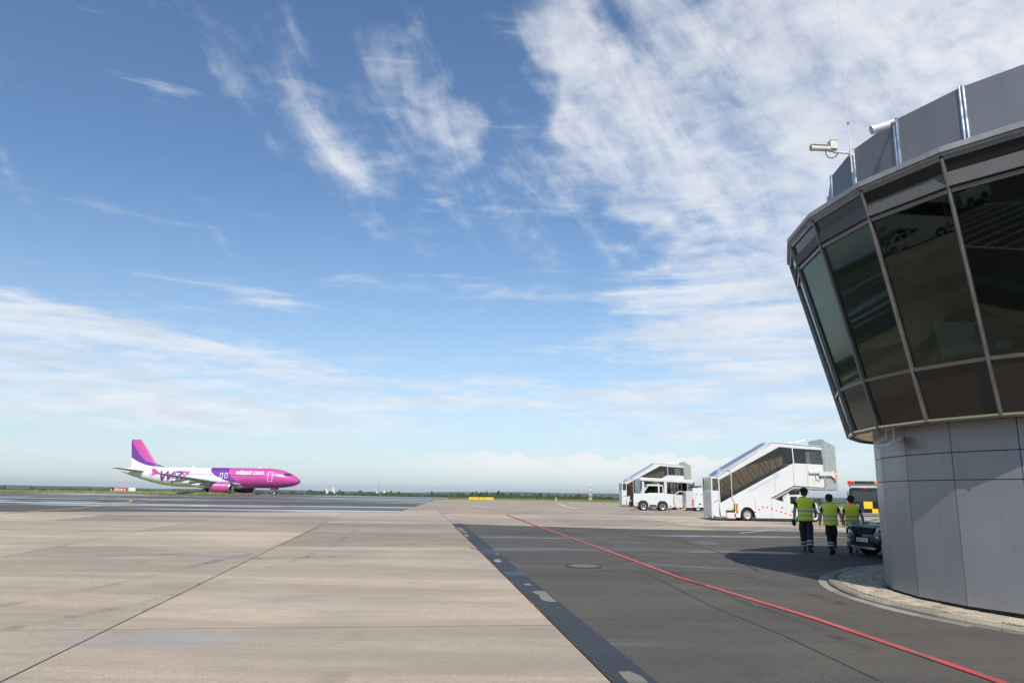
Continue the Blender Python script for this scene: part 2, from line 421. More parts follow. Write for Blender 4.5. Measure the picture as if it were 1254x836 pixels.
# concrete apron: a bed with slabs lying on it
G1 = [gp(520, 611), gp(600, 611.3), gp(760, 615), gp(1030, 620), gp(1254, 624)]
bed = drape('concrete_apron', [[uv(-95, -40), uv(40, -40), Vector((95, 20)), Vector((90, 95)), G1[3].xy, G1[2].xy, G1[1].xy, G1[0].xy, Vector((-120, 100))]], JOINT, -.003)
VROWS, UL, UR = range(-3, 8), -9, 8
vmax = V0 + SV * 7; vmin = V0 - SV * 4
n_slab = 0
for iv in VROWS:
    for iu in range(UL, UR):
        u0, u1, v0, v1 = iu * SU, (iu + 1) * SU, V0 + SV * (iv - 1), V0 + SV * iv
        cs = [uv(u0 + .013, v0 + .017), uv(u1 - .013, v0 + .017), uv(u1 - .013, v1 - .017), uv(u0 + .013, v1 - .017)]
        if all(inside(q, asph_poly) for q in cs) or all(inside(q, tax_poly) for q in cs): continue
        if iu == UL or v0 < vmin + 3: pass
        drape('slab', [cs], CONC, 0, parent=bed, kind=None, depth=.045); n_slab += 1
vmx = V0 + SV * (VROWS[-1])
far_c = drape('concrete_sheet', [[uv(SU * UL, vmx + .01), uv(SU * UR, vmx + .01), uv(SU * UR, -20), Vector((100, 10)), Vector((90, 95)), G1[3].xy, G1[2].xy, G1[1].xy, G1[0].xy, Vector((-40, 120)), uv(SU * UL, 100)],
                  [uv(-95, -40), uv(SU * UL - .02, -40), uv(SU * UL - .02, 100), uv(-95, 90)]], CONC, 0, parent=bed)
road = drape('asphalt_road', [asph_poly], ASPH, .010)
taxi = drape('taxiway', [tax_poly], TAXI, .010)
# sealed strip along the concrete edge, with mortar patches
vS = (E_far[0].xy - O0).dot(EV)
strip_pts_r = [gp(800, 836).xy, gp(683, 725).xy, gp(600, 664).xy, gp(566, 641).xy]
sw = .40
strip = drape('sealed_strip', [[uv(.02, -40), uv(sw, -40), uv(sw + .04, vS - .05), uv(.02, vS - .02)]], STRIP, .015)
def px_patch(pts, name='mortar_patch', material=PATCH, dz=.019, parent=strip):
    return drape(name, [[gp(*q).xy for q in pts]], material, dz, parent=parent, kind=None)
px_patch([(556, 646), (565, 646), (573, 653), (568, 653)]); px_patch([(604, 679), (610, 678.5), (611, 680)])
px_patch([(605, 686), (610, 684.6), (615, 688), (611, 689.5), (606, 688.6)]); px_patch([(640, 715.4), (648, 715), (651.5, 718), (643, 717.6)])
px_patch([(650.5, 725.5), (656, 724.5), (667, 724.6), (676, 733), (682, 738), (672, 738), (663, 735.5), (660, 730)])
px_patch([(757, 824), (771, 823.4), (786, 830), (794, 838), (770, 838), (763, 832)])
px_patch([(566, 655), (572, 654.6), (575, 657), (571, 657.4)])
LIGHTP = ground_mat('pale_wear', (.17, .16, .145), (.12, .115, .105), 40, 0, .5)
px_patch([(690, 649), (700, 646.8), (712, 648), (722, 650.4), (706, 653), (694, 652)], 'worn_patch', LIGHTP, .014, road)
px_patch([(846, 663.4), (858, 661.4), (876, 663.6), (884, 667), (862, 667.6)], 'worn_patch', LIGHTP, .014, road)
# dark narrow repair seams in the asphalt
SEAM = mat('bitumen_seam', (.022, .021, .020), .8, var=.2)
for pts, w in (([(735, 700), (762, 696), (800, 706), (870, 742), (960, 779), (1080, 836)], .022), ([(770, 655), (830, 662), (880, 676), (930, 700)], .06),
               ([(575, 670), (640, 690), (720, 692), (820, 684)], .035)):
    drape('repair_seam', ribbon([gp(*q).xy for q in pts], w), SEAM, .013, parent=road, kind=None)

# painted lines
def paint(name, col, wear):
    mt = bpy.data.materials.new(name); mt.use_nodes = True; B = NB(mt.node_tree); p = mt.node_tree.nodes['Principled BSDF']
    P = B.new('ShaderNodeNewGeometry').outputs['Position']
    w1 = B.ramp(B.m('ADD', B.m('MULTIPLY', B.noise(P, 30, 5, .75), .55), B.m('MULTIPLY', B.noise(P, 2.2, 5, .65), .45)), .45, .60, 0, wear)
    c = B.mix(B.ramp(B.noise(P, .7, 4, .6), .35, .65), col, tuple(.82 * x + .05 for x in col))
    B.put(p.inputs['Base Color'], B.mix(w1, c, tuple(.22 * x + .08 for x in col))); p.inputs['Roughness'].default_value = .6
    MATS[name] = mt; return mt
REDP = paint('red_line_paint', (.58, .055, .034), .9); YELP = paint('yellow_line_paint', (.62, .42, .06), .8); WHIP = paint('white_line_paint', (.66, .65, .62), .9)
red_pts = [gp(1290, 862), gp(1215, 833), (gp(1000, 759)), gp(830, 707), gp(760, 680.8), gp(700, 659), gp(660, 645), gp(620, 630)]
drape('red_line', ribbon([q.xy for q in red_pts], .115), REDP, .022)
def pline(name, pts, w, material):
    return drape(name, ribbon([gp(*q).xy for q in pts], w), material, .018)
pline('yellow_line', [(6, 628.2), (56, 625), (93, 622.4), (140, 617.6), (166, 615.4), (210, 611.5), (258, 607.9), (285, 606.6)], .22, YELP)
pline('yellow_line', [(62, 605.7), (106, 607.3), (140, 609), (157, 611), (162, 613), (152, 616.3)], .2, YELP)
for pts, w in (([(576, 618.4), (589, 621), (606, 623.5)], .25), ([(683, 616.3), (692, 620), (707, 623), (722, 624)], .35), ([(732, 617), (760, 622), (800, 628)], .3),
               ([(905, 653), (960, 648), (1010, 646.5)], .12), ([(770, 636), (860, 640), (1030, 640)], .10)):
    pline('white_line', pts, w, WHIP)
pline('red_mark', [(862, 641), (884, 642.2)], .16, REDP)
# hatching on the asphalt behind the viewpoint (seen mirrored in the tower glass)
drape('asphalt_pad', [[Vector((-130, -42)), Vector((-7, -42)), Vector((-7, 2.5)), Vector((-130, 2.5))]], ASPH, .012)
for k in range(9):
    drape('white_line', ribbon([(-33 + k * 1.8, -3), (-37 + k * 1.8, -11)], .22), WHIP, .022)
drape('white_line', ribbon([(-34, -3), (-18, -3)], .22), WHIP, .026)
drape('white_line', ribbon([(-38, -11), (-22, -11)], .22), WHIP, .026)

# tyre marks: thin rubber films, broken up
tm = bpy.data.materials.new('tyre_rubber_film'); tm.use_nodes = True; B = NB(tm.node_tree); p = tm.node_tree.nodes['Principled BSDF']
P = B.new('ShaderNodeNewGeometry').outputs['Position']; p.inputs['Base Color'].default_value = (.05, .045, .04, 1); p.inputs['Roughness'].default_value = .8
B.put(p.inputs['Alpha'], B.m('MULTIPLY', B.ramp(B.noise(P, 3.0, 6, .7), .40, .68, 0, .42), B.ramp(B.noise(P, .35, 3, .5), .38, .60)))
for k, pts in enumerate(([(-9, 6), (-7, 12), (-6.4, 20), (-8, 34)], [(-7.4, 5.4), (-5.4, 11.6), (-4.8, 20), (-6.4, 34)], [(-14, 14), (-4, 19), (8, 37), (12, 45)], [(-14.5, 15.6), (-4.6, 20.6), (7, 38), (11, 46)], [(4.2, 9), (3.6, 15), (3.0, 24), (2, 34)], [(5.4, 12.4), (4.9, 17), (4.6, 24), (3.6, 34)], [(-20, 30), (-8, 32), (4, 38.5), (14, 46)])):
    crv = []
    for i in range(len(pts) - 1):
        for j in range(6): t = j / 6; crv.append((pts[i][0] + (pts[i + 1][0] - pts[i][0]) * t + .03 * math.sin(i * 6 + j), pts[i][1] + (pts[i + 1][1] - pts[i][1]) * t )) 
    drape('tyre_mark', ribbon(crv, .2), tm, .0205 + .0004 * k, parent=bed, kind=None)

# covers set into the asphalt
RUST = mat('rusty_iron', (.085, .05, .035), .7, metal=.3, var=.5, vscale=9, bump=.3)
def manhole(x, y, r, label):
    c = gp(x, y); root = empty('manhole_cover', c); tag(root, label, 'manhole cover', 'covers in the asphalt')
    MB().lathe([(r * 1.0, .0), (r * 1.0, .024), (r * .86, .026), (r * .86, .0)], 28).build('frame', RUST, root, smooth=40)
    MB().lathe([(0.001, .021), (r * .3, .021), (r * .30, .018), (r * .34, .018), (r * .34, .021), (r * .84, .021), (r * .84, 0)], 28).build('lid', PATCH, root, smooth=40)
    root.rotation_euler.x = math.atan(.0139)
manhole(715, 693.6, .42, 'round iron manhole cover with pale concrete lid, nearest left of the red line')
manhole(795, 656.6, .22, 'small round cover in the asphalt far from the red line, before the concrete edge')

# ------------------------------------------------------------------ pavement round the tower
TC = Vector((10.67, 12.85)); TZ = gz(12.85)
def circ3(a, b, c):
    ax, ay, bx, by, cx, cy = *a, *b, *c
    d = 2 * (ax * (by - cy) + bx * (cy - ay) + cx * (ay - by))
    ux = ((ax * ax + ay * ay) * (by - cy) + (bx * bx + by * by) * (cy - ay) + (cx * cx + cy * cy) * (ay - by)) / d
    uy = ((ax * ax + ay * ay) * (cx - bx) + (bx * bx + by * by) * (ax - cx) + (cx * cx + cy * cy) * (bx - ax)) / d
    return Vector((ux, uy)), math.hypot(ax - ux, ay - uy)
KC, KR = circ3(gp(1254, 778).xy, gp(1020, 720).xy, gp(1075, 695).xy)
def sw_z(x, y): return gz(y)
PAVER = ground_mat('paver', (.60, .50, .38), (.48, .40, .31), 42, .0, .5, speck=.1)
KERB = ground_mat('kerb_concrete', (.38, .33, .26), (.29, .26, .21), 38, .0, .5, speck=.1)
PBED = mat('paver_bed', (.07, .062, .05), .95, var=.3, vscale=20)
pav = MB()
NB_ = 96; TOPZ = .085
pav.loft([[(KC.x + (KR - .06) * math.cos(2 * math.pi * k / NB_), KC.y + (KR - .06) * math.sin(2 * math.pi * k / NB_), gz(KC.y + KR * math.sin(2 * math.pi * k / NB_)) + dzz) for k in range(NB_)] for dzz in (0, TOPZ - .012)], caps=True)
sidewalk = tag(pav.build('sidewalk', PBED), kind='structure')
# kerb stones
kmeshes = {}
for k in range(40):
    a0 = 2 * math.pi * k / 40; da = 2 * math.pi / 40 - .012 / KR
    am = math.degrees(a0 + da / 2) % 360
    if not 95 < am < 262: continue
    mb = MB(); ra, rb = KR - .16, KR
    prof = [(ra, -.05), (ra, TOPZ + .012), (rb - .03, TOPZ + .008), (rb, TOPZ - .022), (rb + .004, -.05)]
    sink = -.006 * ((k * 7) % 3)
    rings = []
    for q in range(5):
        a = a0 + da * q / 4
        rings.append([(KC.x + r * math.cos(a), KC.y + r * math.sin(a), gz(KC.y + r * math.sin(a)) + z + sink) for r, z in prof])
    mb.loft(rings); mb.build('kerb_stone', KERB, sidewalk, smooth=35)
# gutter course outside the kerb
for k in range(46):
    a0 = 2 * math.pi * k / 46; da = 2 * math.pi / 46 - .010 / KR; am = math.degrees(a0 + da / 2) % 360
    if not 95 < am < 206: continue
    mb = MB(); rings = []
    for q in range(4):
        a = a0 + da * q / 3
        rings.append([(KC.x + r * math.cos(a), KC.y + r * math.sin(a), gz(KC.y + r * math.sin(a)) + z) for r, z in ((KR + .02, 0), (KR + .02, .030), (KR + .17, .020), (KR + .17, 0))])
    mb.loft(rings); mb.build('gutter_stone', KERB, sidewalk, smooth=35)
# pavers in rings parallel to the kerb; a bed copy further round as one part
small = MB(); n_p = 0
for ring in range(9):
    r1 = KR - .175 - ring * .165; r0 = r1 - .155; n = int(2 * math.pi * r1 / .24)
    for k in range(n):
        a = 2 * math.pi * (k + .5 * (ring % 2)) / n; am = math.degrees(a) % 360
        x, y = KC.x + (r0 + r1) / 2 * math.cos(a), KC.y + (r0 + r1) / 2 * math.sin(a)
        if math.hypot(x - TC.x, y - TC.y) < 3.95 or not 100 < am < 260: continue
        h = random.uniform(-.003, .003); da = 2 * math.pi / n * .5 - .004 / r1
        tgt = MB() if (n_p < 300 and 118 < am < 242) else small
        zz = gz(y) + TOPZ + h
        vs = [(KC.x + r * math.cos(a + s * da), KC.y + r * math.sin(a + s * da), zz + dzz) for dzz in (-.03, 0) for r, s in ((r0, -1), (r1, -1), (r1, 1), (r0, 1))]
        tgt.add(vs, [(4, 5, 6, 7), (0, 4, 7, 3), (1, 2, 6, 5), (0, 1, 5, 4), (2, 3, 7, 6)])
        if tgt is not small:
            tgt.build('paver', PAVER, sidewalk); n_p += 1
if small.v: tag(small.build('paver_field', PAVER, sidewalk), kind='stuff')
# weeds in the kerb joint
WEED = mat('weed_green', (.16, .17, .03), .8, var=.4, vscale=12)
wd = MB()
for k in range(1500):
    am = random.choice([random.uniform(150, 200), random.uniform(150, 176), random.uniform(172, 186), random.uniform(193, 199), random.uniform(206, 210), random.uniform(214, 217)])
    if random.random() < .35 and math.sin(am * 1.9) > .2: continue
    a = math.radians(am); r = KR - .165 + random.gauss(0, .022); x, y = KC.x + r * math.cos(a), KC.y + r * math.sin(a)
    h = random.uniform(.012, .042); t = random.uniform(0, 6.28); w = random.uniform(.004, .012)
    bx, by = random.uniform(-.03, .03), random.uniform(-.03, .03); z = gz(y) + TOPZ - .012
    wd.add([(x - w * math.cos(t), y - w * math.sin(t), z), (x + w * math.cos(t), y + w * math.sin(t), z), (x + bx, y + by, z + h)], [(0, 1, 2)])
for k in range(160):      # tufts in the slab joints
    v = random.choice([12.9, 9.6, 4.6, 4.2, 7.0, 15]) + random.gauss(0, .12); q = uv(random.gauss(0.0, .008) + random.choice([0, 0, -SU]), v); h = random.uniform(.01, .05); t = random.uniform(0, 6.28); z = gz(q.y) - .01
    wd.add([(q.x - .01 * math.cos(t), q.y - .01 * math.sin(t), z), (q.x + .01 * math.cos(t), q.y + .01 * math.sin(t), z), (q.x + random.uniform(-.03, .03), q.y + random.uniform(-.03, .03), z + h)], [(0, 1, 2)])
tag(wd.build('weeds', WEED), 'low green weeds growing in the kerb and slab joints', 'weeds', kind='stuff')

# ------------------------------------------------------------------ control tower (24-sided, head leaning outwards)
PANEL = mat('metal_panel', (.275, .275, .285), .40, metal=.42, var=.10, vscale=.9, bump=.05, bscale=3)
PARA = mat('parapet_sheet', (.17, .175, .19), .42, metal=.25, var=.08, vscale=.8)
SPAN = mat('brown_spandrel_glass', (.020, .017, .014), .10, spec=.32, bump=.02, bscale=1.2)
MULL = mat('bronze_aluminium', (.17, .16, .152), .38, metal=.7, var=.12, vscale=5)
CAP = mat('roof_edge_metal', (.36, .345, .33), .45, metal=.45, var=.12, vscale=3)
SOFF = mat('soffit_metal', (.50, .39, .20), .16, metal=.95, var=.08, vscale=2)  # bronze metal; extra gold in the colour stands in for a mirrored yellow vehicle
BACK = mat('dark_backing', (.02, .02, .021), .8)
TGLASS = glass('tower_glass', (.30, .37, .34), .9, refl=(.74, .84, .79))
INTW = mat('interior_pale', (.42, .46, .43), .7)
INTD = mat('interior_dark', (.10, .10, .10), .8)
def weathered(mt_, amt):
    """faint rain streaks running down sheet metal"""
    B = NB(mt_.node_tree); p = mt_.node_tree.nodes['Principled BSDF']; o = B.new('ShaderNodeTexCoord').outputs['Object']
    x, y, z = B.sep(o); n = B.noise(B.comb(B.m('MULTIPLY', x, 9.0), B.m('MULTIPLY', y, 9.0), B.m('MULTIPLY', z, .5)), 1.0, 6, .65)
    n2 = B.noise(o, 1.7, 5, .6); f = B.m('MULTIPLY', B.ramp(n, .46, .74), B.ramp(n2, .35, .65, .2, 1.0))
    src = p.inputs['Base Color'].links[0].from_socket
    B.put(p.inputs['Base Color'], B.mix(B.m('MULTIPLY', f, amt), src, (.10, .095, .088)))
weathered(PANEL, .16); weathered(PARA, .2); weathered(CAP, .5)
A0 = math.radians(167.6); ST = math.radians(15)
Rb, Rt, Rl, zt, zl, Rp, zp = 3.95, 5.27, 4.39, 6.73, 3.05, 4.44, 8.15
ta, tb = .87, .216
tower = empty('control_tower', (TC.x, TC.y, TZ))
tag(tower, 'round apron control tower with grey metal base and dark glass head leaning outwards', 'control tower')
def zz(z): return z - TZ
def facet(name, r0, z0, r1, z1, gap_m, th, material, gapz=0.0, inset=0.0, smooth=None, ks=range(24)):
    """one flat piece per side, thickness th outwards; the mesh is shared"""
    mb = MB(); vs = []
    z0 += gapz; z1 -= gapz
    for off in (-th, 0.0):
        for r, z in ((r0, z0), (r1, z1)):
            for a, sgn in ((A0, 1), (A0 + ST, -1)):
                pt = Vector(((r + off - inset) * math.cos(a), (r + off - inset) * math.sin(a), zz(z)))
                tv = Vector((-math.sin(A0 + ST / 2), math.cos(A0 + ST / 2), 0)) * sgn
                vs.append(pt + tv * gap_m / 2)
    mb.add(vs, [(0, 2, 3, 1), (4, 5, 7, 6), (0, 1, 5, 4), (2, 6, 7, 3), (0, 4, 6, 2), (1, 3, 7, 5)])
    me = mb.mesh(name)
    return [link_mesh(name, me, material, tower, rz=ST * k) for k in ks]
z1b, z2b = 2.163, 2.586
ring = lambda r, z: [(r * math.cos(A0 + ST * k), r * math.sin(A0 + ST * k), zz(z)) for k in range(24)]
MB().loft([ring(Rb - .045, -.1), ring(Rb - .045, zl)]).build('backing_wall', BACK, tower)
facet('wall_panel', Rb, .295, Rb, z1b, .014, .035, PANEL, .006)
facet('wall_panel', Rb, z1b, Rb, z2b, .014, .035, PANEL, .007)
facet('wall_panel', Rb, z2b, Rb, zl, .014, .035, PANEL, .007)
# soffit, floor and head frame
MB().loft([ring(Rb - .02, zl - .004), ring(Rl + .02, zl - .004), ring(Rl + .02, zl + .02), ring(Rb - .02, zl + .02)], caps=False).build('soffit', SOFF, tower)
def rz_at(t): return Rl + t * (Rt - Rl), zl + t * (zt - zl)
for (t0, t1, nm, mt_, th) in ((0, tb, 'spandrel_pane', SPAN, .03), (tb, ta, 'window_pane', TGLASS, .02), (ta, 1, 'spandrel_pane', SPAN, .03)):
    r0, z0 = rz_at(t0); r1, z1 = rz_at(t1)
    facet(nm, r0, z0, r1, z1, .05, th, mt_, .018, inset=.022)
# mullions
mb = MB(); c0 = Vector((math.cos(A0), math.sin(A0), 0)); tv = Vector((-c0.y, c0.x, 0)); slope = Vector((c0.x * (Rt - Rl), c0.y * (Rt - Rl), zt - zl)).normalized(); nrm = tv.cross(slope)
if nrm.dot(c0) < 0: nrm = -nrm
vs = []
for t in (-.005, 1.0):
    r, z = rz_at(t); b = Vector((r * c0.x, r * c0.y, zz(z)))
    for sx, sn in ((-.026, -.07), (.026, -.07), (.026, .018), (.010, .034), (-.010, .034), (-.026, .018)): vs.append(b + tv * sx + nrm * sn)
mb.loft([vs[:6], vs[6:]])
me = mb.mesh('mullion')
for k in range(24): link_mesh('mullion', me, MULL, tower, rz=ST * k)
for t in (0.0, tb, ta, 1.0):
    r, z = rz_at(t); h = .028 if 0 < t < 1 else .034
    mb = MB(); vs = []
    for off, dz_ in ((-.06, -h), (.012, -h), (.012, h), (-.06, h)):
        for a, sgn in ((A0, 1), (A0 + ST, -1)):
            tvv = Vector((-math.sin(A0 + ST / 2), math.cos(A0 + ST / 2), 0)) * sgn * .030
            rr = r + off + dz_ * (Rt - Rl) / (zt - zl)
            vs.append(Vector((rr * math.cos(a), rr * math.sin(a), zz(z + dz_))) + tvv)
    mb.loft([vs[0::2], vs[1::2]])
    me = mb.mesh('transom')
    for k in range(24): link_mesh('transom', me, MULL, tower, rz=ST * k)
# roof edge, one piece per side
mb = MB(); vs = []
prof = [(Rt - .35, zt + .035), (Rt + .03, zt + .035), (Rt + .03, zt + .06), (Rt + .075, zt + .07), (Rt + .075, zt + .155), (Rt + .03, zt + .175), (Rt - .35, zt + .19)]
for a, sgn in ((A0, 1), (A0 + ST, -1)):
    tvv = Vector((-math.sin(A0 + ST / 2), math.cos(A0 + ST / 2), 0)) * sgn * .003
    vs.append([Vector((r * math.cos(a), r * math.sin(a), zz(z))) + tvv for r, z in prof])
mb.loft(vs); me = mb.mesh('roof_edge')
for k in range(24): link_mesh('roof_edge', me, CAP, tower, rz=ST * k)
MB().loft([ring(Rt - .06, zt - .42), ring(Rt - .08, zt + .03)]).build('roof_slab', INTD, tower)
MB().loft([ring(Rt - .3, zt + .04), ring(Rt - .34, zt + .17)]).build('roof_deck', CAP, tower)
# parapet screens and posts
facet('parapet_panel', Rp, zt + .27, Rp, zp, .10, .03, PARA)
mb = MB()
for s in (-.028, .028):
    mb.tube([Vector((Rp * c0.x, Rp * c0.y, zz(zt + .10))) + tv * s, Vector((Rp * c0.x, Rp * c0.y, zz(zp + .02))) + tv * s], .026, 8)
mb.box(Vector((Rp * c0.x, Rp * c0.y, zz((zt + zp) / 2 + .07))) - c0 * .03, (.05, .05, zp - zt - .1), rz=A0)
me = mb.mesh('parapet_post', 40)
for k in range(24): link_mesh('parapet_post', me, ALU, tower, rz=ST * k)
# inside of the head
MB().loft([ring(Rl - .06, zl + .03), ring(Rl + .02, zl + .30)]).build('floor_slab', INTD, tower)
MB().lathe([(.42, zz(zl + .3)), (.42, zz(zt - .42))], 20).build('core_column', INTW, tower, smooth=40)
MB().lathe([(1.5, zz(zl + .3)), (1.5, zz(zt - .42))], 12).build('core_wall', INTD, tower, smooth=20)
for k, (an, dr) in enumerate(((186, 3.55), (206, 3.55), (226, 3.5))):
    a = math.radians(an)
    d = empty('control_desk', (TC.x + dr * math.cos(a), TC.y + dr * math.sin(a), zl + .30), a)
    tag(d, ['pale control desk behind the leftmost wide tower window', 'pale control desk behind the middle tower window', 'pale control desk behind the tower window at the picture edge'][k], 'desk', 'desks inside the tower')
    MB().box((0, 0, .72), (.62, 1.15, .05)).build('desk_top', INTW, d, bevel=.01)
    MB().box((.2, 0, .34), (.04, 1.05, .68)).build('front_panel', INTW, d)
    for s in (-.5, .5): MB().box((-.15, s, .34), (.05, .05, .68)).build('leg', STEEL, d)
    mo = empty('monitor', (TC.x + (dr + .05) * math.cos(a + .02), TC.y + (dr + .05) * math.sin(a + .02), zl + 1.045), a + .3 * (k - 1))
    tag(mo, ['monitor back on the desk behind the leftmost wide tower window', 'monitor back on the desk behind the middle tower window', 'monitor back on the desk behind the tower window at the picture edge'][k], 'monitor', 'monitors inside the tower')
    MB().box((0, 0, .33), (.05, .52, .34)).build('screen', INTW, mo, bevel=.01)
    MB().tube([(0, 0, .01), (0, 0, .18)], .03, 8).build('stand', DKGREY, mo); MB().box((0, 0, .01), (.18, .24, .02)).build('base', DKGREY, mo)

def tpt(r, deg, z): return Vector((TC.x + r * math.cos(math.radians(deg)), TC.y + r * math.sin(math.radians(deg)), z))
CREAM = mat('cream_housing', (.62, .59, .53), .4, var=.12, vscale=12)
# floodlight under the soffit
fa = 181.0
fl = empty('floodlight', tpt(4.13, fa, zl - .005), math.radians(fa)); fl.scale = (1.25,) * 3; tag(fl, 'small white square floodlight hanging under the tower soffit', 'floodlight')
MB().tube([(0, -.10, 0), (0, -.10, -.17)], .014).tube([(0, .10, 0), (0, .10, -.17)], .014).tube([(0, -.11, -.01), (0, .11, -.01)], .014).build('bracket', CREAM, fl)
Rm = Matrix.Rotation(math.radians(28), 3, 'Y')
MB().box((.03, 0, -.19), (.24, .30, .055), rot=Rm).build('housing', CREAM, fl, bevel=.012)
MB().box(Vector((.03, 0, -.19)) + Rm @ Vector((0, 0, -.029)), (.19, .25, .008), rot=Rm).build('lens', glass('lamp_glass', (.5, .5, .5), 2.0), fl)
# security camera on an arm
ca = 182.6; base = tpt(Rp + .03, ca, zp - .06)
cc = empty('security_camera', base, math.radians(ca)); tag(cc, 'large security camera with box housing on an arm reaching out from the tower roof', 'camera', 'cameras on the tower roof')
MB().tube([(0, 0, 0), (.30, 0, .01)], .020, 10).box((0, 0, 0), (.03, .09, .12)).build('arm', CREAM, cc, smooth=40)
MB().box((.34, 0, .035), (.12, .07, .025)).box((.30, 0, .02), (.05, .05, .05)).build('mount_plate', CREAM, cc, bevel=.006)
MB().box((.335, 0, .135), (.13, .13, .16)).box((.335, 0, .222), (.145, .145, .014)).build('drive_box', CREAM, cc, bevel=.012)
MB().box((.44, 0, .12), (.08, .05, .05)).build('coupling', DKGREY, cc)
h = MB().lathe([(.001, -.17), (.045, -.17), (.050, -.15), (.050, .16), (.056, .16), (.056, .20), (.044, .20), (.040, .15), (.001, .15)], 16, (.555, 0, .075), 'x').build('housing', CREAM, cc, smooth=35)
MB().prism([(.40, .128), (.76, .128), (.76, .136), (.40, .136)], -.055, .055).build('sun_shield', WHITE, cc, bevel=.004)
MB().lathe([(.001, 0), (.040, 0)], 14, (.715, 0, .075), 'x').build('lens', BODYBLACK, cc)
MB().tube([(.48, 0, .03), (.47, 0, -.05), (.43, 0, -.10), (.36, 0, -.11), (.29, 0, -.07), (.24, 0, 0)], .009, 8).build('cable', BLACK, cc, smooth=60)
# small camera on the next post
sc_ = empty('small_camera', tpt(Rp + .02, 197.6, zp - .02), math.radians(172)); sc_.scale = (1.35,) * 3; sc_.rotation_euler.y = math.radians(16); tag(sc_, 'small white camera at the top of a parapet post', 'camera', 'cameras on the tower roof')
Rm = Matrix.Rotation(math.radians(20), 3, 'Y')
MB().tube([(0, 0, 0), (.10, 0, -.01)], .025).build('bracket', WHITE, sc_, smooth=40)
MB().lathe([(.001, -.09), (.048, -.09), (.05, .10), (.058, .10), (.056, .13), (.04, .09), (.001, .09)], 14, (.17, 0, -.03), 'x').build('housing', WHITE, sc_, smooth=35)
# whip antenna
an = empty('whip_antenna', tpt(Rp + .05, 182.9, zp - .45)); tag(an, 'thin white whip antenna rising from the tower parapet', 'antenna')
MB().tube([(0, 0, 0), (0, 0, .98)], .013, 8).build('base_rod', WHITE, an, smooth=50)
MB().tube([(0, 0, .98), (0, 0, 2.4), (-.02, 0, 4.2)], [.008, .006, .004], 6).build('whip', WHITE, an, smooth=50)
MB().lathe([(.001, .95), (.02, .95), (.02, 1.0), (.001, 1.0)], 10).build('collar', mat('brown_collar', (.3, .16, .1), .5), an)

# ------------------------------------------------------------------ vehicles
WCACHE = {}
def wheel(parent, x, y, r, w, side, material=RIM):
    """tyre with a rim as its child; side = -1 faces -y"""
    key = (round(r, 3), round(w, 3), material.name)
    if key not in WCACHE:
        t = MB().lathe([(r * .62, -w / 2 + .01), (r * .72, -w / 2), (r * .93, -w / 2 + .012), (r, -w / 4), (r, w / 4), (r * .93, w / 2 - .012), (r * .72, w / 2), (r * .62, w / 2 - .01)], 28, axis='y').mesh('tyre', 35)
        rm = MB().lathe([(.001, -w / 2 + .03), (r * .14, -w / 2 + .022), (r * .16, -w / 2 + .05), (r * .42, -w / 2 + .055), (r * .46, -w / 2 + .03), (r * .60, -w / 2 + .012), (r * .63, -w / 2 + .008), (r * .63, w / 2 - .01), (.001, w / 2 - .02)], 28, axis='y')
        for k in range(6):
            a = k * math.pi / 3; rm.lathe([(.001, -.012), (.016, -.010), (.016, .012)], 6, (r * .27 * math.cos(a), -w / 2 + .045, r * .27 * math.sin(a)), 'y')
        WCACHE[key] = (t, rm.mesh('rim', 35))
    t, rm = WCACHE[key]
    o = link_mesh('wheel', t, BLACK, parent, (x, y, r), 0 if side < 0 else math.pi)
    link_mesh('rim', rm, material, o)
    return o
def text_mesh(body, size, shear=0.0, bold=0.0, align='LEFT'):
    cu = bpy.data.curves.new('lettering', 'FONT'); cu.body = body; cu.size = size; cu.shear = shear; cu.offset = bold; cu.align_x = align; cu.resolution_u = 3
    o = bpy.data.objects.new('lettering', cu); COL.objects.link(o)
    bpy.context.view_layer.update()
    me = bpy.data.meshes.new_from_object(o.evaluated_get(bpy.context.evaluated_depsgraph_get()))
    bpy.data.objects.remove(o); bpy.data.curves.remove(cu)
    return me
def lettering(name, body, size, fn, material, parent, shear=0.0, bold=0.0, cut=0.0):
    """flat letters mapped point by point onto a surface with fn(x, y)"""
    me = text_mesh(body, size, shear, bold)
    bm = bmesh.new(); bm.from_mesh(me)
    if cut:
        ys = [v.co.y for v in bm.verts]; y = min(ys) + cut
        while y < max(ys):
            bmesh.ops.bisect_plane(bm, geom=bm.verts[:] + bm.edges[:] + bm.faces[:], plane_co=(0, y, 0), plane_no=(0, 1, 0)); y += cut
    for v in bm.verts: v.co = Vector(fn(v.co.x, v.co.y))
    bm.to_mesh(me); bm.free(); me.materials.clear()
    return link_mesh(name, me, material, parent)

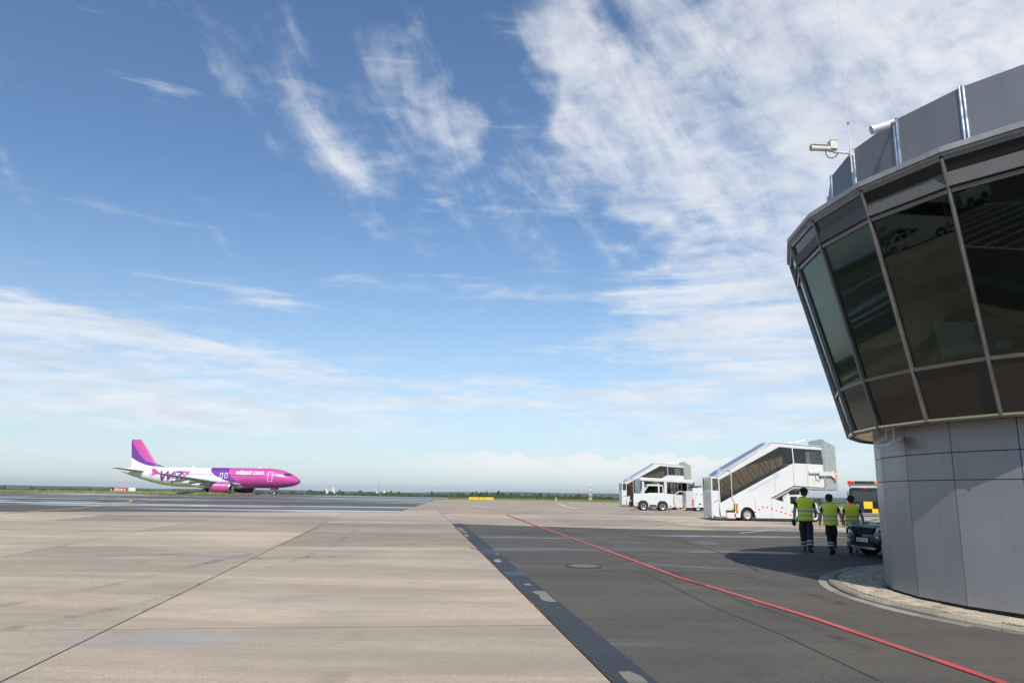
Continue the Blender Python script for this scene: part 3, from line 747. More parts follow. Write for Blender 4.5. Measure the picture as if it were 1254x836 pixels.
BROWNG = glass('brown_glass', (.62, .55, .46), 1.1)
GREYG = glass('grey_glass', (.66, .66, .63), 1.1)
FABRIC = mat('grey_bellows', (.30, .33, .31), .8, var=.15, vscale=6)
ROOFB = mat('blue_roof_strip', (.12, .17, .34), .35)
LETTER = mat('violet_grey_lettering', (.36, .36, .52), .5)
MARKR = mat('red_marking', (.62, .05, .04), .45); MARKW = mat('white_marking', (.7, .7, .68), .45)
STEP = mat('step_tread', (.22, .22, .22), .6, var=.2)
K = .0061
def sx(zx): return (zx - 125) * K
def sz(zy): return (742 - zy) * K
def S(x, y): return (sx(x), sz(y))
def make_stairs(label):
    r = empty('passenger_stairs'); tag(r, label, 'boarding stairs', 'covered boarding stairs on the apron')
    HW = .98                                      # half width; -y faces the viewer
    # side walls below the windows, sloping
    for s in (-1, 1):
        mb = MB(); y0, y1 = (s * HW, s * (HW - .06))
        mb.prism([S(130, 600), S(815, 247), S(815, 438), S(600, 547), S(815, 602), S(815, 718), S(455, 718), S(440, 660), S(410, 632), S(380, 625), S(350, 632), S(325, 660), S(315, 718), S(140, 705)], y0, y1)
        mb.build('side_panel', WHITE, r, bevel=.015)
        MB().prism([S(815, 247), S(1088, 255), S(1088, 452), S(815, 440)], s * HW, s * (HW - .06)).build('platform_panel', WHITE, r, bevel=.015)
        # window frames: roof edge and posts
        MB().prism([S(126, 376), S(640, 74), S(1088, 106), S(1088, 130), S(820, 116), S(700, 106), S(132, 402)], s * HW, s * (HW - .08)).build('roof_edge', WHITE, r, bevel=.012)
        for a, b in (((128, 378), (132, 606)), ((812, 100), (818, 250)), ((1082, 118), (1088, 260))):
            MB().prism([(sx(a[0]), sz(a[1])), (sx(a[0]) + .055, sz(a[1])), (sx(b[0]) + .055, sz(b[1])), (sx(b[0]), sz(b[1]))], s * (HW + .003), s * (HW - .07)).build('post', WHITE, r)
        wins = [[(134, 402), (240, 347), (246, 541), (134, 598)], [(254, 340), (600, 160), (607, 354), (254, 532)], [(606, 157), (700, 108), (808, 112), (812, 246), (611, 350)]]
        for w in wins: MB().prism([S(*q) for q in w], s * (HW - .030), s * (HW - .045)).build('window_pane', BROWNG, r)
        MB().prism([S(*q) for q in ((828, 116), (1078, 132), (1078, 252), (828, 244))], s * (HW - .030), s * (HW - .045)).build('window_pane', GREYG, r)
        MB().prism([S(*q) for q in ((828, 116), (940, 123), (940, 248), (828, 244))], s * (HW - .09), s * (HW - .10)).build('window_blind', DKGREY, r)
        for a, b in (((165, 385), (248, 530)), ((270, 332), (357, 478)), ((385, 275), (470, 420)), ((490, 218), (582, 365)), ((602, 160), (607, 352)), ((602, 160), (690, 308)), ((705, 106), (795, 254)), ((250, 345), (252, 535))):
            pa, pb = Vector((sx(a[0]), s * (HW - .022), sz(a[1]))), Vector((sx(b[0]), s * (HW - .022), sz(b[1])))
            MB().tube([pa, pb], .022, 6).build('window_bar', DKGREY, r)
        wheel(r, sx(380), s * (HW - .16), .31, .24, s, RIM)
        wheel(r, sx(985), s * (HW - .16), .31, .24, s, RIM)
        # red and white warning band
        pts = [S(442, 672), S(530, 618), S(815, 700)]; run = []
        for (a, b), n in zip(zip(pts, pts[1:]), (5, 14)):
            a, b = Vector(a), Vector(b)
            for k in range(n): run.append((a + (b - a) * k / n, a + (b - a) * (k + 1) / n))
        mb = MB()
        for k, (a, b) in enumerate(run):
            mb.mat(k % 2); d = Vector((-(b - a).y, (b - a).x)).normalized() * .032
            mb.prism([a - d, b - d, b + d, a + d], s * HW, s * (HW + .004))
        o = mb.build('warning_band', [MARKR, MARKW], r)
    for s in (-1, 1):                              # joints, side markers and hatches
        for a, b in (((455, 548), (455, 640)), ((600, 548), (602, 716)), ((815, 260), (815, 436)), ((938, 252), (940, 444)), ((640, 345), (640, 500))):
            MB().prism([(sx(a[0]) - .006, sz(a[1])), (sx(a[0]) + .006, sz(a[1])), (sx(b[0]) + .006, sz(b[1])), (sx(b[0]) - .006, sz(b[1]))], s * HW, s * (HW + .002)).build('panel_seam', DKGREY, r)
        for zx in (462, 500, 540, 580, 628, 660): MB().b2((sx(zx) - .012, s * (HW + .004) - .004, sz(694) - .012), (sx(zx) + .012, s * (HW + .004) + .004, sz(694) + .012)).build('side_marker', DKGREY, r)
        for zx, zy in ((695, 627), (782, 656)): MB().b2((sx(zx) - .04, s * (HW + .004) - .004, sz(zy) - .03), (sx(zx) + .04, s * (HW + .004) + .004, sz(zy) + .03)).build('latch', DKGREY, r)
        MB().prism([S(150, 470), S(240, 424), S(240, 434), S(150, 480)], s * (HW - .055), s * (HW - .06)).build('inner_handrail', STEEL, r)
    # stair flight, platform floor, roof
    n = 14; mb = MB()
    for k in range(n):
        x0 = sx(140) + k * (sx(815) - sx(140)) / n; z1_ = sz(690) + (k + 1) * (sz(440) - sz(690)) / n
        mb.b2((x0, -HW + .07, z1_ - .20), (x0 + .36, HW - .07, z1_))
    mb.build('steps', STEP, r)
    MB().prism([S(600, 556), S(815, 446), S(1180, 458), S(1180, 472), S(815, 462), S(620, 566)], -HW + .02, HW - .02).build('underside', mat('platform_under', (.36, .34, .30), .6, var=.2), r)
    MB().prism([S(126, 372), S(640, 70), S(1090, 102), S(1090, 96), S(645, 62), S(118, 366)], -HW - .02, HW + .02).build('roof', WHITE, r, bevel=.015)
    for a, b in (((215, 292), (632, 60)), ((118, 352), (190, 306))):
        pa, pb = Vector((sx(a[0]), 0, sz(a[1]) + .02)), Vector((sx(b[0]), 0, sz(b[1]) + .02)); d = (pb - pa)
        MB().prism([(pa.x, pa.z - .03), (pb.x, pb.z - .03), (pb.x, pb.z + .005), (pa.x, pa.z + .005)], HW * .15, HW).build('roof_light', ROOFB, r)
    # entry portal at the low end
    for s in (-1, 1):
        MB().b2((sx(60), s * HW - .03, sz(720)), (sx(72), s * HW + .03, sz(380))).build('portal_post', WHITE, r)
        MB().prism([S(62, 490), S(128, 490), S(128, 712), S(78, 705), S(60, 600)], s * HW, s * (HW - .04)).build('portal_side', WHITE, r)
        MB().prism([S(64, 392), S(126, 392), S(126, 486), S(64, 486)], s * (HW - .015), s * (HW - .03)).build('portal_pane', GREYG, r)
    MB().b2((sx(56), -HW - .04, sz(388)), (sx(130), HW + .04, sz(374))).build('portal_roof', WHITE, r, bevel=.015)
    MB().b2((sx(58), -HW + .04, sz(712)), (sx(64), HW - .04, sz(492))).build('entry_gate', WHITE, r, bevel=.01)
    MB().tube([(sx(62), -HW, sz(600)), (sx(128), -HW - .04, sz(560))], .02).build('handrail', STEEL, r)
    MB().b2((sx(95), -HW + .05, sz(722)), (sx(150), HW - .05, sz(700))).build('bottom_step', STEP, r)
    # low steering mast, lamp cluster and marker at the front wheel
    mb = MB().tube([(sx(170), -HW - .05, sz(308)), (sx(236), -HW - .05, sz(312)), (sx(244), -HW - .05, sz(330)), (sx(246), -HW - .05, sz(540)), (sx(272), -HW - .05, sz(600))], .022, 8)
    mb.build('mast', CREAM, r, smooth=50)
    mb = MB(); 
    for k in range(4): mb.mat(k % 2).prism([(sx(245) + k * .065, sz(648)), (sx(245) + (k + 1) * .065, sz(648)), (sx(245) + (k + 1) * .065 + .04, sz(598)), (sx(245) + k * .065 + .04, sz(598))], -HW - .06, -HW - .05)
    mb.build('marker_board', [YELLOW, BLACK], r)
    MB().lathe([(.001, .06), (.05, .05), (.06, 0), (.05, -.06), (.001, -.06)], 12, (sx(287), -HW - .08, sz(652))).build('beacon', ORANGE, r, smooth=50)
    o = MB().b2((sx(190), -HW - .16, sz(722)), (sx(268), -HW + .02, sz(672))).build('lamp_box', CREAM, r, bevel=.02)
    MB().b2((sx(188), -HW - .17, sz(672)), (sx(262), -HW + .02, sz(655))).build('lamp_cover', BLACK, r, bevel=.01)
    MB().b2((sx(256), -HW - .175, sz(712)), (sx(270), -HW - .16, sz(680))).build('tail_light', RED, r)
    # bellows and rail at the high end
    mb = MB()
    for k in range(6):
        x0 = sx(1092) + k * .115; top = sz(38 + k * 10); lowz = sz(470)
        mb.prism([(x0, lowz), (x0 + .06, lowz + .02), (x0 + .115, lowz), (x0 + .115, top - .02), (x0 + .06, top - .09), (x0, top)], -HW - .03, -HW + .05)
        mb.prism([(x0, lowz), (x0 + .06, lowz + .02), (x0 + .115, lowz), (x0 + .115, top - .02), (x0 + .06, top - .09), (x0, top)], HW - .05, HW + .03)
        mb.prism([(x0, top), (x0 + .06, top - .09), (x0 + .115, top - .02), (x0 + .115, top - .09), (x0, top - .09)], -HW + .05, HW - .05)
    mb.build('bellows', FABRIC, r, smooth=30)
    MB().b2((sx(1086), -HW - .045, sz(474)), (sx(1104), HW + .045, sz(34))).build('bellows_frame', ALU, r)
    for s in (-1, 1):
        MB().tube([(sx(840), s * HW * .95, sz(92)), (sx(842), s * HW * .95, sz(66)), (sx(940), s * HW * .95, sz(42)), (sx(1110), s * HW * .95, sz(34))], .018, 6).build('roof_rail', STEEL, r, smooth=40)
        b = MB().b2((sx(950), s * (HW + .07) - .05, sz(332)), (sx(1040), s * (HW + .07) + .05, sz(312))).b2((sx(1040), s * (HW + .09) - .07, sz(352)), (sx(1180), s * (HW + .09) + .07, sz(318))).b2((sx(1180), s * (HW + .09) - .03, sz(345)), (sx(1222), s * (HW + .09) + .03, sz(330)))
        b.build('side_guard', CREAM, r, bevel=.012)
        MB().prism([S(1150, 318), S(1188, 292), S(1188, 325), S(1165, 335)], s * (HW + .17), s * (HW + .15)).prism([S(1150, 352), S(1188, 388), S(1188, 350)], s * (HW + .17), s * (HW + .15)).build('guard_fin', WHITE, r)
        MB().b2((sx(1172), s * (HW + .175) - .004, sz(322)), (sx(1189), s * (HW + .175) + .004, sz(296))).b2((sx(1172), s * (HW + .175) - .004, sz(386)), (sx(1189), s * (HW + .175) + .004, sz(360))).build('guard_mark', ORANGE, r)
        MB().tube([(sx(1010), s * (HW + .02), sz(345)), (sx(1015), s * (HW + .03), sz(385)), (sx(1045), s * (HW + .03), sz(395)), (sx(1062), s * (HW + .02), sz(350))], .012, 6).build('hose', BLACK, r, smooth=60)
    MB().b2((sx(1188), -HW - .02, sz(474)), (sx(1204), HW + .02, sz(458))).build('bumper_edge', ORANGE, r)
    # driving cab under the platform
    cab = MB(); CW = .86
    cab.prism([S(720, 706), S(712, 520), S(758, 470), S(880, 470), S(905, 492), S(960, 560), S(1010, 585), S(1046, 612), S(1046, 728), S(905, 728), S(905, 700)], -CW, CW)
    cab_o = cab.build('cab', WHITE, r, bevel=.04)
    for s in (-1, 1):
        MB().prism([S(764, 478), S(868, 476), S(866, 512), S(772, 516)], s * CW, s * (CW + .012)).build('cab_window', DARKGLASS, cab_o)
        MB().prism([S(778, 532), S(840, 530), S(840, 592), S(778, 594)], s * CW, s * (CW + .012)).build('cab_window', DARKGLASS, cab_o)
        MB().prism([S(860, 530), S(900, 530), S(950, 590), S(860, 596)], s * CW, s * (CW + .012)).build('cab_window', DARKGLASS, cab_o)
        MB().b2((sx(1018), s * (CW + .24) - .06, sz(602)), (sx(1040), s * (CW + .24) + .06, sz(545))).tube([(sx(1000), s * CW, sz(560)), (sx(1022), s * (CW + .22), sz(552))], .012, 6).build('mirror', DKGREY, cab_o, bevel=.01)
        MB().b2((sx(985), s * CW - .006, sz(675)), (sx(1003), s * CW + .006, sz(655))).build('side_light', ORANGE, cab_o)
    MB().prism([(-CW + .12, sz(480)), (CW - .12, sz(480)), (CW - .08, sz(516)), (-CW + .08, sz(516))], sx(892), sx(897), axis='x').build('cab_window', DARKGLASS, cab_o)
    lettering('cab_number', '2', .26, lambda x, y: (sx(722) + x, -CW - .006, sz(542) + y), LETTER, cab_o)
    MB().b2((sx(150), -.5, sz(700)), (sx(1000), .5, sz(672))).build('chassis', DKGREY, r)
    MB().tube([(sx(1190), -HW, sz(474)), (sx(1216), -HW, sz(524))], .006, 4).build('strap', RED, r)
    # lettering along the flight
    a, b = Vector(S(410, 500)), Vector(S(634, 384)); d = (b - a).normalized(); nn = Vector((-d.y, d.x)); L = (b - a).length
    me = text_mesh('Dortmund Airport', 1.0); wd_ = max(v.co.x for v in me.vertices); bpy.data.meshes.remove(me)
    fs = L / wd_
    lettering('lettering', 'Dortmund Airport', fs, lambda x, y: ((a + d * x + nn * y).x, -HW - .006, (a + d * x + nn * y).y), LETTER, r)
    q = Vector(S(660, 356)); mb = MB()
    for i, j in ((-1, 0), (1, 0), (0, -1), (0, 1)):
        c = q + d * i * .12 + nn * j * .12; e = d * (.015 if i else .13) ; f = nn * (.015 if j else .13)
        mb.prism([c - e - f, c + e - f, c + e + f, c - e + f], -HW - .006, -HW - .002)
    mb.prism([q - d * .05 - nn * .05, q + d * .06, q + nn * .06], -HW - .006, -HW - .002)
    mb.build('emblem', LETTER, r)
    MB().prism([S(980, 415), S(1000, 385), S(1018, 380), S(1006, 398), S(1012, 412), S(996, 402)], -HW - .005, -HW - .001).prism([S(1020, 396), S(1040, 388), S(1030, 402)], -HW - .005, -HW - .001).build('green_mark', mat('green_mark', (.35, .6, .12), .5), r)
    return r
st1 = make_stairs('large white covered boarding stairs nearest the walking people')
gpt = gp(882, 637.2); st1.location = (gpt.x - .0, gpt.y + 1.05, gz(gpt.y + 1)); st1.rotation_euler = (0, 0, math.radians(-1.5)); st1.scale = (1.0, 1.0, 1.05)
st2 = copy_tree(st1); st2['label'] = 'white covered boarding stairs farther back behind the tow tractor and bus'
d2 = px_dir(766.5, 600); Y2 = 75.5
st2.location = (d2.x / d2.y * Y2, Y2 + 1.0, gz(Y2)); st2.rotation_euler = (0, 0, math.radians(0))

# tow tractor --------------------------------------------------------
def make_tractor():
    r = empty('tow_tractor'); tag(r, 'low white tow tractor with small cab and orange beacon in front of the bus', 'tow tractor')
    k = .00674
    X = lambda q: (q - 245) * k
    Z = lambda q: (737 - q) * k
    Pp = lambda *pts: [(X(a), Z(b)) for a, b in pts]
    HW = .78
    body = MB().prism(Pp((268, 545), (432, 538), (620, 538), (728, 542), (732, 698), (668, 700), (660, 650), (632, 625), (572, 625), (548, 650), (540, 696), (440, 696), (432, 650), (406, 622), (346, 622), (318, 652), (312, 690), (266, 680), (262, 600)), -HW, HW)
    body.build('body', WHITE, r, bevel=.03)
    MB().prism(Pp((320, 640), (346, 618), (406, 618), (436, 648), (440, 700), (312, 700)), -HW + .03, HW - .03).build('wheel_arch', BLACK, r)
    MB().prism(Pp((545, 648), (570, 620), (634, 620), (664, 648), (668, 700), (542, 700)), -HW + .03, HW - .03).build('wheel_arch', BLACK, r)
    cab = MB()
    cab.prism(Pp((432, 440), (440, 430), (600, 434), (612, 446), (612, 452), (432, 450)), -HW + .05, HW - .05)
    for s in (-1, 1):
        for pts in (((438, 448), (448, 448), (382, 540), (368, 540)), ((556, 448), (574, 448), (572, 540), (556, 540)), ((606, 448), (614, 448), (626, 540), (612, 540)), ((440, 545), (440, 532), (620, 532), (620, 545))):
            cab.prism(Pp(*pts), s * (HW - .05), s * (HW - .11))
    cb = cab.build('cab', WHITE, r, bevel=.012)
    for s in (-1, 1):
        for pts in (((446, 452), (556, 452), (556, 536), (434, 536), (424, 490)), ((574, 452), (606, 452), (614, 536), (574, 536))):
            MB().prism(Pp(*pts), s * (HW - .07), s * (HW - .085)).build('side_window', CARGLASS, cb)
    a, b = (X(440), Z(450)), (X(374), Z(538))
    MB().add([(a[0], -HW + .1, a[1]), (a[0], HW - .1, a[1]), (b[0], HW - .1, b[1]), (b[0], -HW + .1, b[1])], [(0, 1, 2, 3)]).build('windscreen', glass('screen_blue', (.42, .48, .55), 1.5), cb)
    MB().b2((X(470), -.3, Z(560)), (X(500), .3, Z(490))).b2((X(470), -.3, Z(560)), (X(530), .3, Z(545))).build('seat', DKGREY, cb, bevel=.03)
    MB().lathe([(.001, .10), (.06, .09), (.075, 0), (.001, 0)], 12, (X(562), -.3, Z(434))).build('beacon', ORANGE, r, smooth=50)
    MB().b2((X(244), -HW + .05, Z(625)), (X(268), HW - .05, Z(540))).b2((X(226), -.3, Z(690)), (X(262), .3, Z(632))).build('bumper_pad', BLACK, r, bevel=.02)
    for s in (-1, 1):
        wheel(r, X(380), s * (HW - .12), .325, .24, s); wheel(r, X(605), s * (HW - .12), .325, .24, s)
        MB().b2((X(292), s * HW - .006, Z(662)), (X(308), s * HW + .006, Z(650))).b2((X(690), s * HW - .006, Z(690)), (X(705), s * HW + .006, Z(675))).build('side_light', RED, r)
    MB().b2((X(450), -HW - .01, Z(690)), (X(535), -HW, Z(668))).build('step', DKGREY, r)
    MB().prism(Pp((448, 600), (456, 574), (464, 588), (462, 602)), -HW - .005, -HW).build('green_mark', mat('green_mark', (.35, .6, .12), .5), r)
    MB().prism(Pp((470, 594), (532, 594), (532, 588), (470, 588)), -HW - .005, -HW).build('name_strip', mat('pale_lettering', (.5, .58, .55), .5), r)
    MB().tube([(X(730), 0, Z(690)), (X(760), 0, Z(690))], .03).build('hitch', DKGREY, r)
    return r
tr = make_tractor(); g_ = gp(774.5, 624.6); tr.location = (g_.x, g_.y + .7, gz(g_.y + .7)); tr.rotation_euler = (0, 0, math.radians(-3))

# apron bus ----------------------------------------------------------
def make_bus():
    r = empty('apron_bus'); tag(r, 'white low bus with large side windows and an open dark doorway behind the tow tractor', 'bus')
    k = .0076; X = lambda q: (q - 320) * k; Z = lambda q: (705 - q) * k
    Pp = lambda *pts: [(X(a), Z(b)) for a, b in pts]; HW = 1.1; L0, L1 = X(322), X(952)
    MB().prism(Pp((330, 360), (345, 352), (930, 372), (966, 404), (940, 412), (330, 388)), -HW, HW).build('roof', WHITE, r, bevel=.04)
    for s in (-1, 1):
        lo = [(322, 680), (322, 530), (815, 540), (815, 680)] if s < 0 else [(322, 680), (322, 530), (950, 545), (950, 680)]
        MB().prism(Pp(*lo), s * HW, s * (HW - .06)).build('side_panel', WHITE, r, bevel=.012)
        for a, b in ((360, 386), (612, 640), (712, 726), (800, 814), (936, 952)):
            MB().prism(Pp((a, 530), (b, 530), (b, 400), (a, 395)), s * HW, s * (HW - .06)).build('window_post', WHITE if a in (360, 612) else DKGREY, r)
        for a, b in ((386, 612), (640, 712), (726, 800)):
            MB().prism(Pp((a, 534), (b, 537), (b, 402), (a, 397)), s * (HW - .025), s * (HW - .04)).build('window_pane', GREYG, r)
        wheel(r, X(430), s * (HW - .16), .36, .24, s); wheel(r, X(770), s * (HW - .16), .36, .24, s)
    MB().b2((X(318), -HW, Z(530)), (X(345), HW, Z(365))).build('rear_window', mat('blue_grey_panel', (.16, .19, .24), .2), r, bevel=.02)
    MB().b2((X(322), -HW + .02, Z(690)), (X(340), HW - .02, Z(530))).build('rear_panel', WHITE, r, bevel=.02)
    MB().b2((X(325), -HW + .05, Z(684)), (X(945), HW - .05, Z(668))).build('floor', DKGREY, r)
    MB().b2((X(820), HW - .35, Z(670)), (X(945), HW - .10, Z(410))).build('inner_wall', mat('interior_black', (.03, .03, .03), .8), r)
    MB().tube([(X(872), -HW + .02, Z(680)), (X(872), -HW + .02, Z(405))], .025).tube([(X(890), -HW + .02, Z(680)), (X(890), -HW + .02, Z(405))], .025).build('door_pole', CREAM, r)
    MB().b2((X(938), -HW + .05, Z(640)), (X(952), HW - .05, Z(420))).build('windscreen', CARGLASS, r)
    MB().b2((X(938), -HW + .02, Z(690)), (X(958), HW - .02, Z(640))).build('front_panel', WHITE, r, bevel=.02)
    for k2 in range(3): MB().b2((X(420 + 120 * k2), -.5, Z(600)), (X(460 + 120 * k2), .5, Z(510))).build('seat', mat('seat_grey', (.12, .12, .13), .8), r, bevel=.03)
    MB().lathe([(.001, .1), (.05, .09), (.06, 0)], 10, (X(925), -.7, Z(372))).build('beacon', ORANGE, r)
    return r
bus = make_bus(); d_ = px_dir(782.8, 620); Yb = 65.0; bus.location = (d_.x / d_.y * Yb, Yb + 1.1, gz(Yb)); bus.rotation_euler = (0, 0, math.radians(-2))

# ground power unit with hose -----------------------------------------
def make_gpu():
    r = empty('ground_power_unit'); tag(r, 'white ground power unit on wheels with a thick tan hose loop', 'power unit')
    k = .0065; X = lambda q: (q - 895) * k; Z = lambda q: (742 - q) * k; HW = .8
    MB().b2((X(898), -HW, Z(705)), (X(980), HW, Z(500))).build('end_cabinet', mat('pale_grey_paint', (.48, .5, .51), .4, var=.1), r, bevel=.03)
    MB().b2((X(980), -HW - .03, Z(700)), (X(1240), HW + .03, Z(490))).build('body', WHITE, r, bevel=.04)
    MB().b2((X(985), -HW + .1, Z(490)), (X(1110), HW - .1, Z(462))).build('hood', WHITE, r, bevel=.04)
    mb = MB(); 
    for q in range(5): mb.tube([(X(950 + 30 * q), -.5, Z(462)), (X(962 + 30 * q), -.5, Z(432)), (X(990 + 30 * q), -.5, Z(436))], .03, 6)
    mb.tube([(X(950), -.5, Z(440)), (X(1110), -.5, Z(446))], .03, 6).b2((X(955), -.45, Z(462)), (X(1060), .4, Z(448)))
    mb.build('cable_rack', mat('rack_dark', (.05, .055, .075), .5), r, smooth=40)
    MB().b2((X(972), -HW - .04, Z(680)), (X(990), -HW - .028, Z(600))).build('reflector', RED, r)
    MB().b2((X(1052), -HW - .04, Z(664)), (X(1080), -HW - .03, Z(648))).build('latch', DKGREY, r)
    for q in (1020, 1092): MB().b2((X(q), -HW - .04, Z(550)), (X(q + 8), -HW - .03, Z(528))).build('handle', DKGREY, r)
    for q in (1003, 1120): MB().b2((X(q), -HW - .034, Z(690)), (X(q) + .012, -HW - .026, Z(505))).build('door_seam', DKGREY, r)
    MB().b2((X(930), -HW + .1, Z(728)), (X(1220), HW - .1, Z(700))).build('chassis', BLACK, r)
    for s in (-1, 1): wheel(r, X(1040), s * (HW - .1), .27, .2, s); wheel(r, X(1180), s * (HW - .1), .27, .2, s)
    pts = []
    for q in range(17):
        a = math.radians(62 + 245 * q / 16); pts.append((X(838) + .62 * math.cos(a) * (1 if math.cos(a) > 0 else .98), -HW + .15 - .3 * math.sin(q / 16 * math.pi), .80 + .74 * math.sin(a)))
    pts = [(X(905), -HW + .3, Z(520))] + pts + [(X(885), -HW + .1, Z(660)), (X(902), -HW + .25, Z(655))]
    MB().tube(pts, .055, 10).build('hose', mat('tan_hose', (.52, .42, .28), .7, var=.15), r, smooth=60)
    return r
gpu = make_gpu(); g_ = gp(841.5, 625.4); gpu.location = (g_.x, g_.y + .9, gz(g_.y + .9)); gpu.rotation_euler = (0, 0, math.radians(-4))

# follow-me van, rear towards the viewer -------------------------------
def make_van():
    r = empty('marshalling_van'); tag(r, 'black and yellow checkered van with a red and amber light bar', 'van')
    HW, H = .95, 1.92                            # +x forward, -x rear end (towards the viewer)
    secs = []
    for x, w, h, zb in ((-.02, .93, 1.80, .42), (.06, .955, 1.90, .36), (1.2, .955, 1.94, .34), (2.6, .955, 1.94, .34), (3.1, .955, 1.90, .34), (3.75, .95, 1.18, .34), (4.5, .90, .98, .36), (4.72, .80, .85, .42)):
        tw = w * (.80 if h > 1.5 else .92)
        mid = min(1.02, h * .62)
        secs.append([(x, -w * .96, zb), (x, -w, zb + .18), (x, -w, mid), (x, -tw - .02, h - .10), (x, -tw + .10, h), (x, tw - .10, h), (x, tw + .02, h - .10), (x, w, mid), (x, w, zb + .18), (x, w * .96, zb)])
    body = MB().loft(secs).build('body', BODYBLACK, r, smooth=32, bevel=.02)
    def quad(name, pts, m_, par=r, off=-.035):
        mb = MB(); n = len(pts); mb.add([(off + .012 * max(0, (z - 1.6)), y, z) for y, z in pts] + [(off + .03, y, z) for y, z in pts], [list(range(n))] + [[i, (i + 1) % n, n + (i + 1) % n, n + i] for i in range(n)])
        return mb.build(name, m_, par)
    # y runs to the viewer's left when the rear is seen, so left in the photo is +y
    quad('rear_window', [(.66, 1.18), (-.66, 1.18), (-.60, 1.70), (.60, 1.70)], mat('van_rear_glass', (.035, .042, .042), .08, spec=.6))
    for (y0, y1, z0, z1_) in ((.10, -.34, .78, 1.16), (.78, .62, .80, 1.18), (-.30, -.60, .50, .78), (.62, .10, .50, .78), (-.72, -.90, .66, 1.10)):
        m_ = YELLOW if (y0, y1) != (.62, .10) else DKGREY
        quad('checker_panel', [(y0, z0), (y1, z0), (y1, z1_), (y0, z1_)], m_, off=-.04)
    for s in (-1, 1):
        t = quad('tail_light', [(s * .74, .86), (s * .92, .86), (s * .90, 1.16), (s * .74, 1.16)], RED, off=-.045)
        quad('reversing_lamp', [(s * .76, .95), (s * .9, .95), (s * .9, 1.0), (s * .76, 1.0)], WHITE, t, off=-.05)
        MB().prism([(.5, 1.15), (2.9, 1.15), (2.75, 1.72), (.55, 1.72)], s * .93, s * .90).build('side_window', DARKGLASS, r)
        MB().prism([(.2, .6), (1.1, .6), (1.1, 1.1), (.2, 1.1)], s * .965, s * .95).prism([(2.0, .6), (2.9, .6), (2.9, 1.1), (2.0, 1.1)], s * .965, s * .95).build('checker_panel', YELLOW, r)
        wheel(r, .75, s * .83, .32, .22, s); wheel(r, 3.75, s * .83, .32, .22, s)
        MB().b2((3.15, s * 1.02 - .08, 1.05), (3.27, s * 1.02 + .08, 1.28)).build('mirror', DKGREY, r, bevel=.02)
    MB().b2((-.10, -.90, .38), (.04, .90, .56)).build('bumper', mat('bumper_grey', (.18, .18, .19), .5), r, bevel=.03)
    MB().b2((-.03, .34, .86), (-.05, .50, 1.0)).build('badge', ALU, r)
    mb = MB().tube([(.3, -.75, 1.9), (.3, -.75, 2.06)], .025).tube([(.3, .75, 1.9), (.3, .75, 2.06)], .025).b2((.2, -.80, 2.02), (.42, .80, 2.07)); mb.build('roof_rack', DKGREY, r)
    MB().b2((.2, -.5, 2.09), (.42, .5, 2.27)).build('light_bar', DKGREY, r, bevel=.03)
    for s, m_ in ((1, RED), (-1, ORANGE)): MB().b2((.19, s * .68 - .17, 2.085), (.43, s * .68 + .17, 2.275)).build('beacon', m_, r, bevel=.04)
    MB().b2((-.01, -.14, 1.84), (.02, .14, 1.87)).build('brake_light', RED, r)
    return r
van = make_van(); g_ = gp(1062, 640.5); van.location = (g_.x, g_.y, gz(g_.y)); van.rotation_euler = (0, 0, math.radians(62))

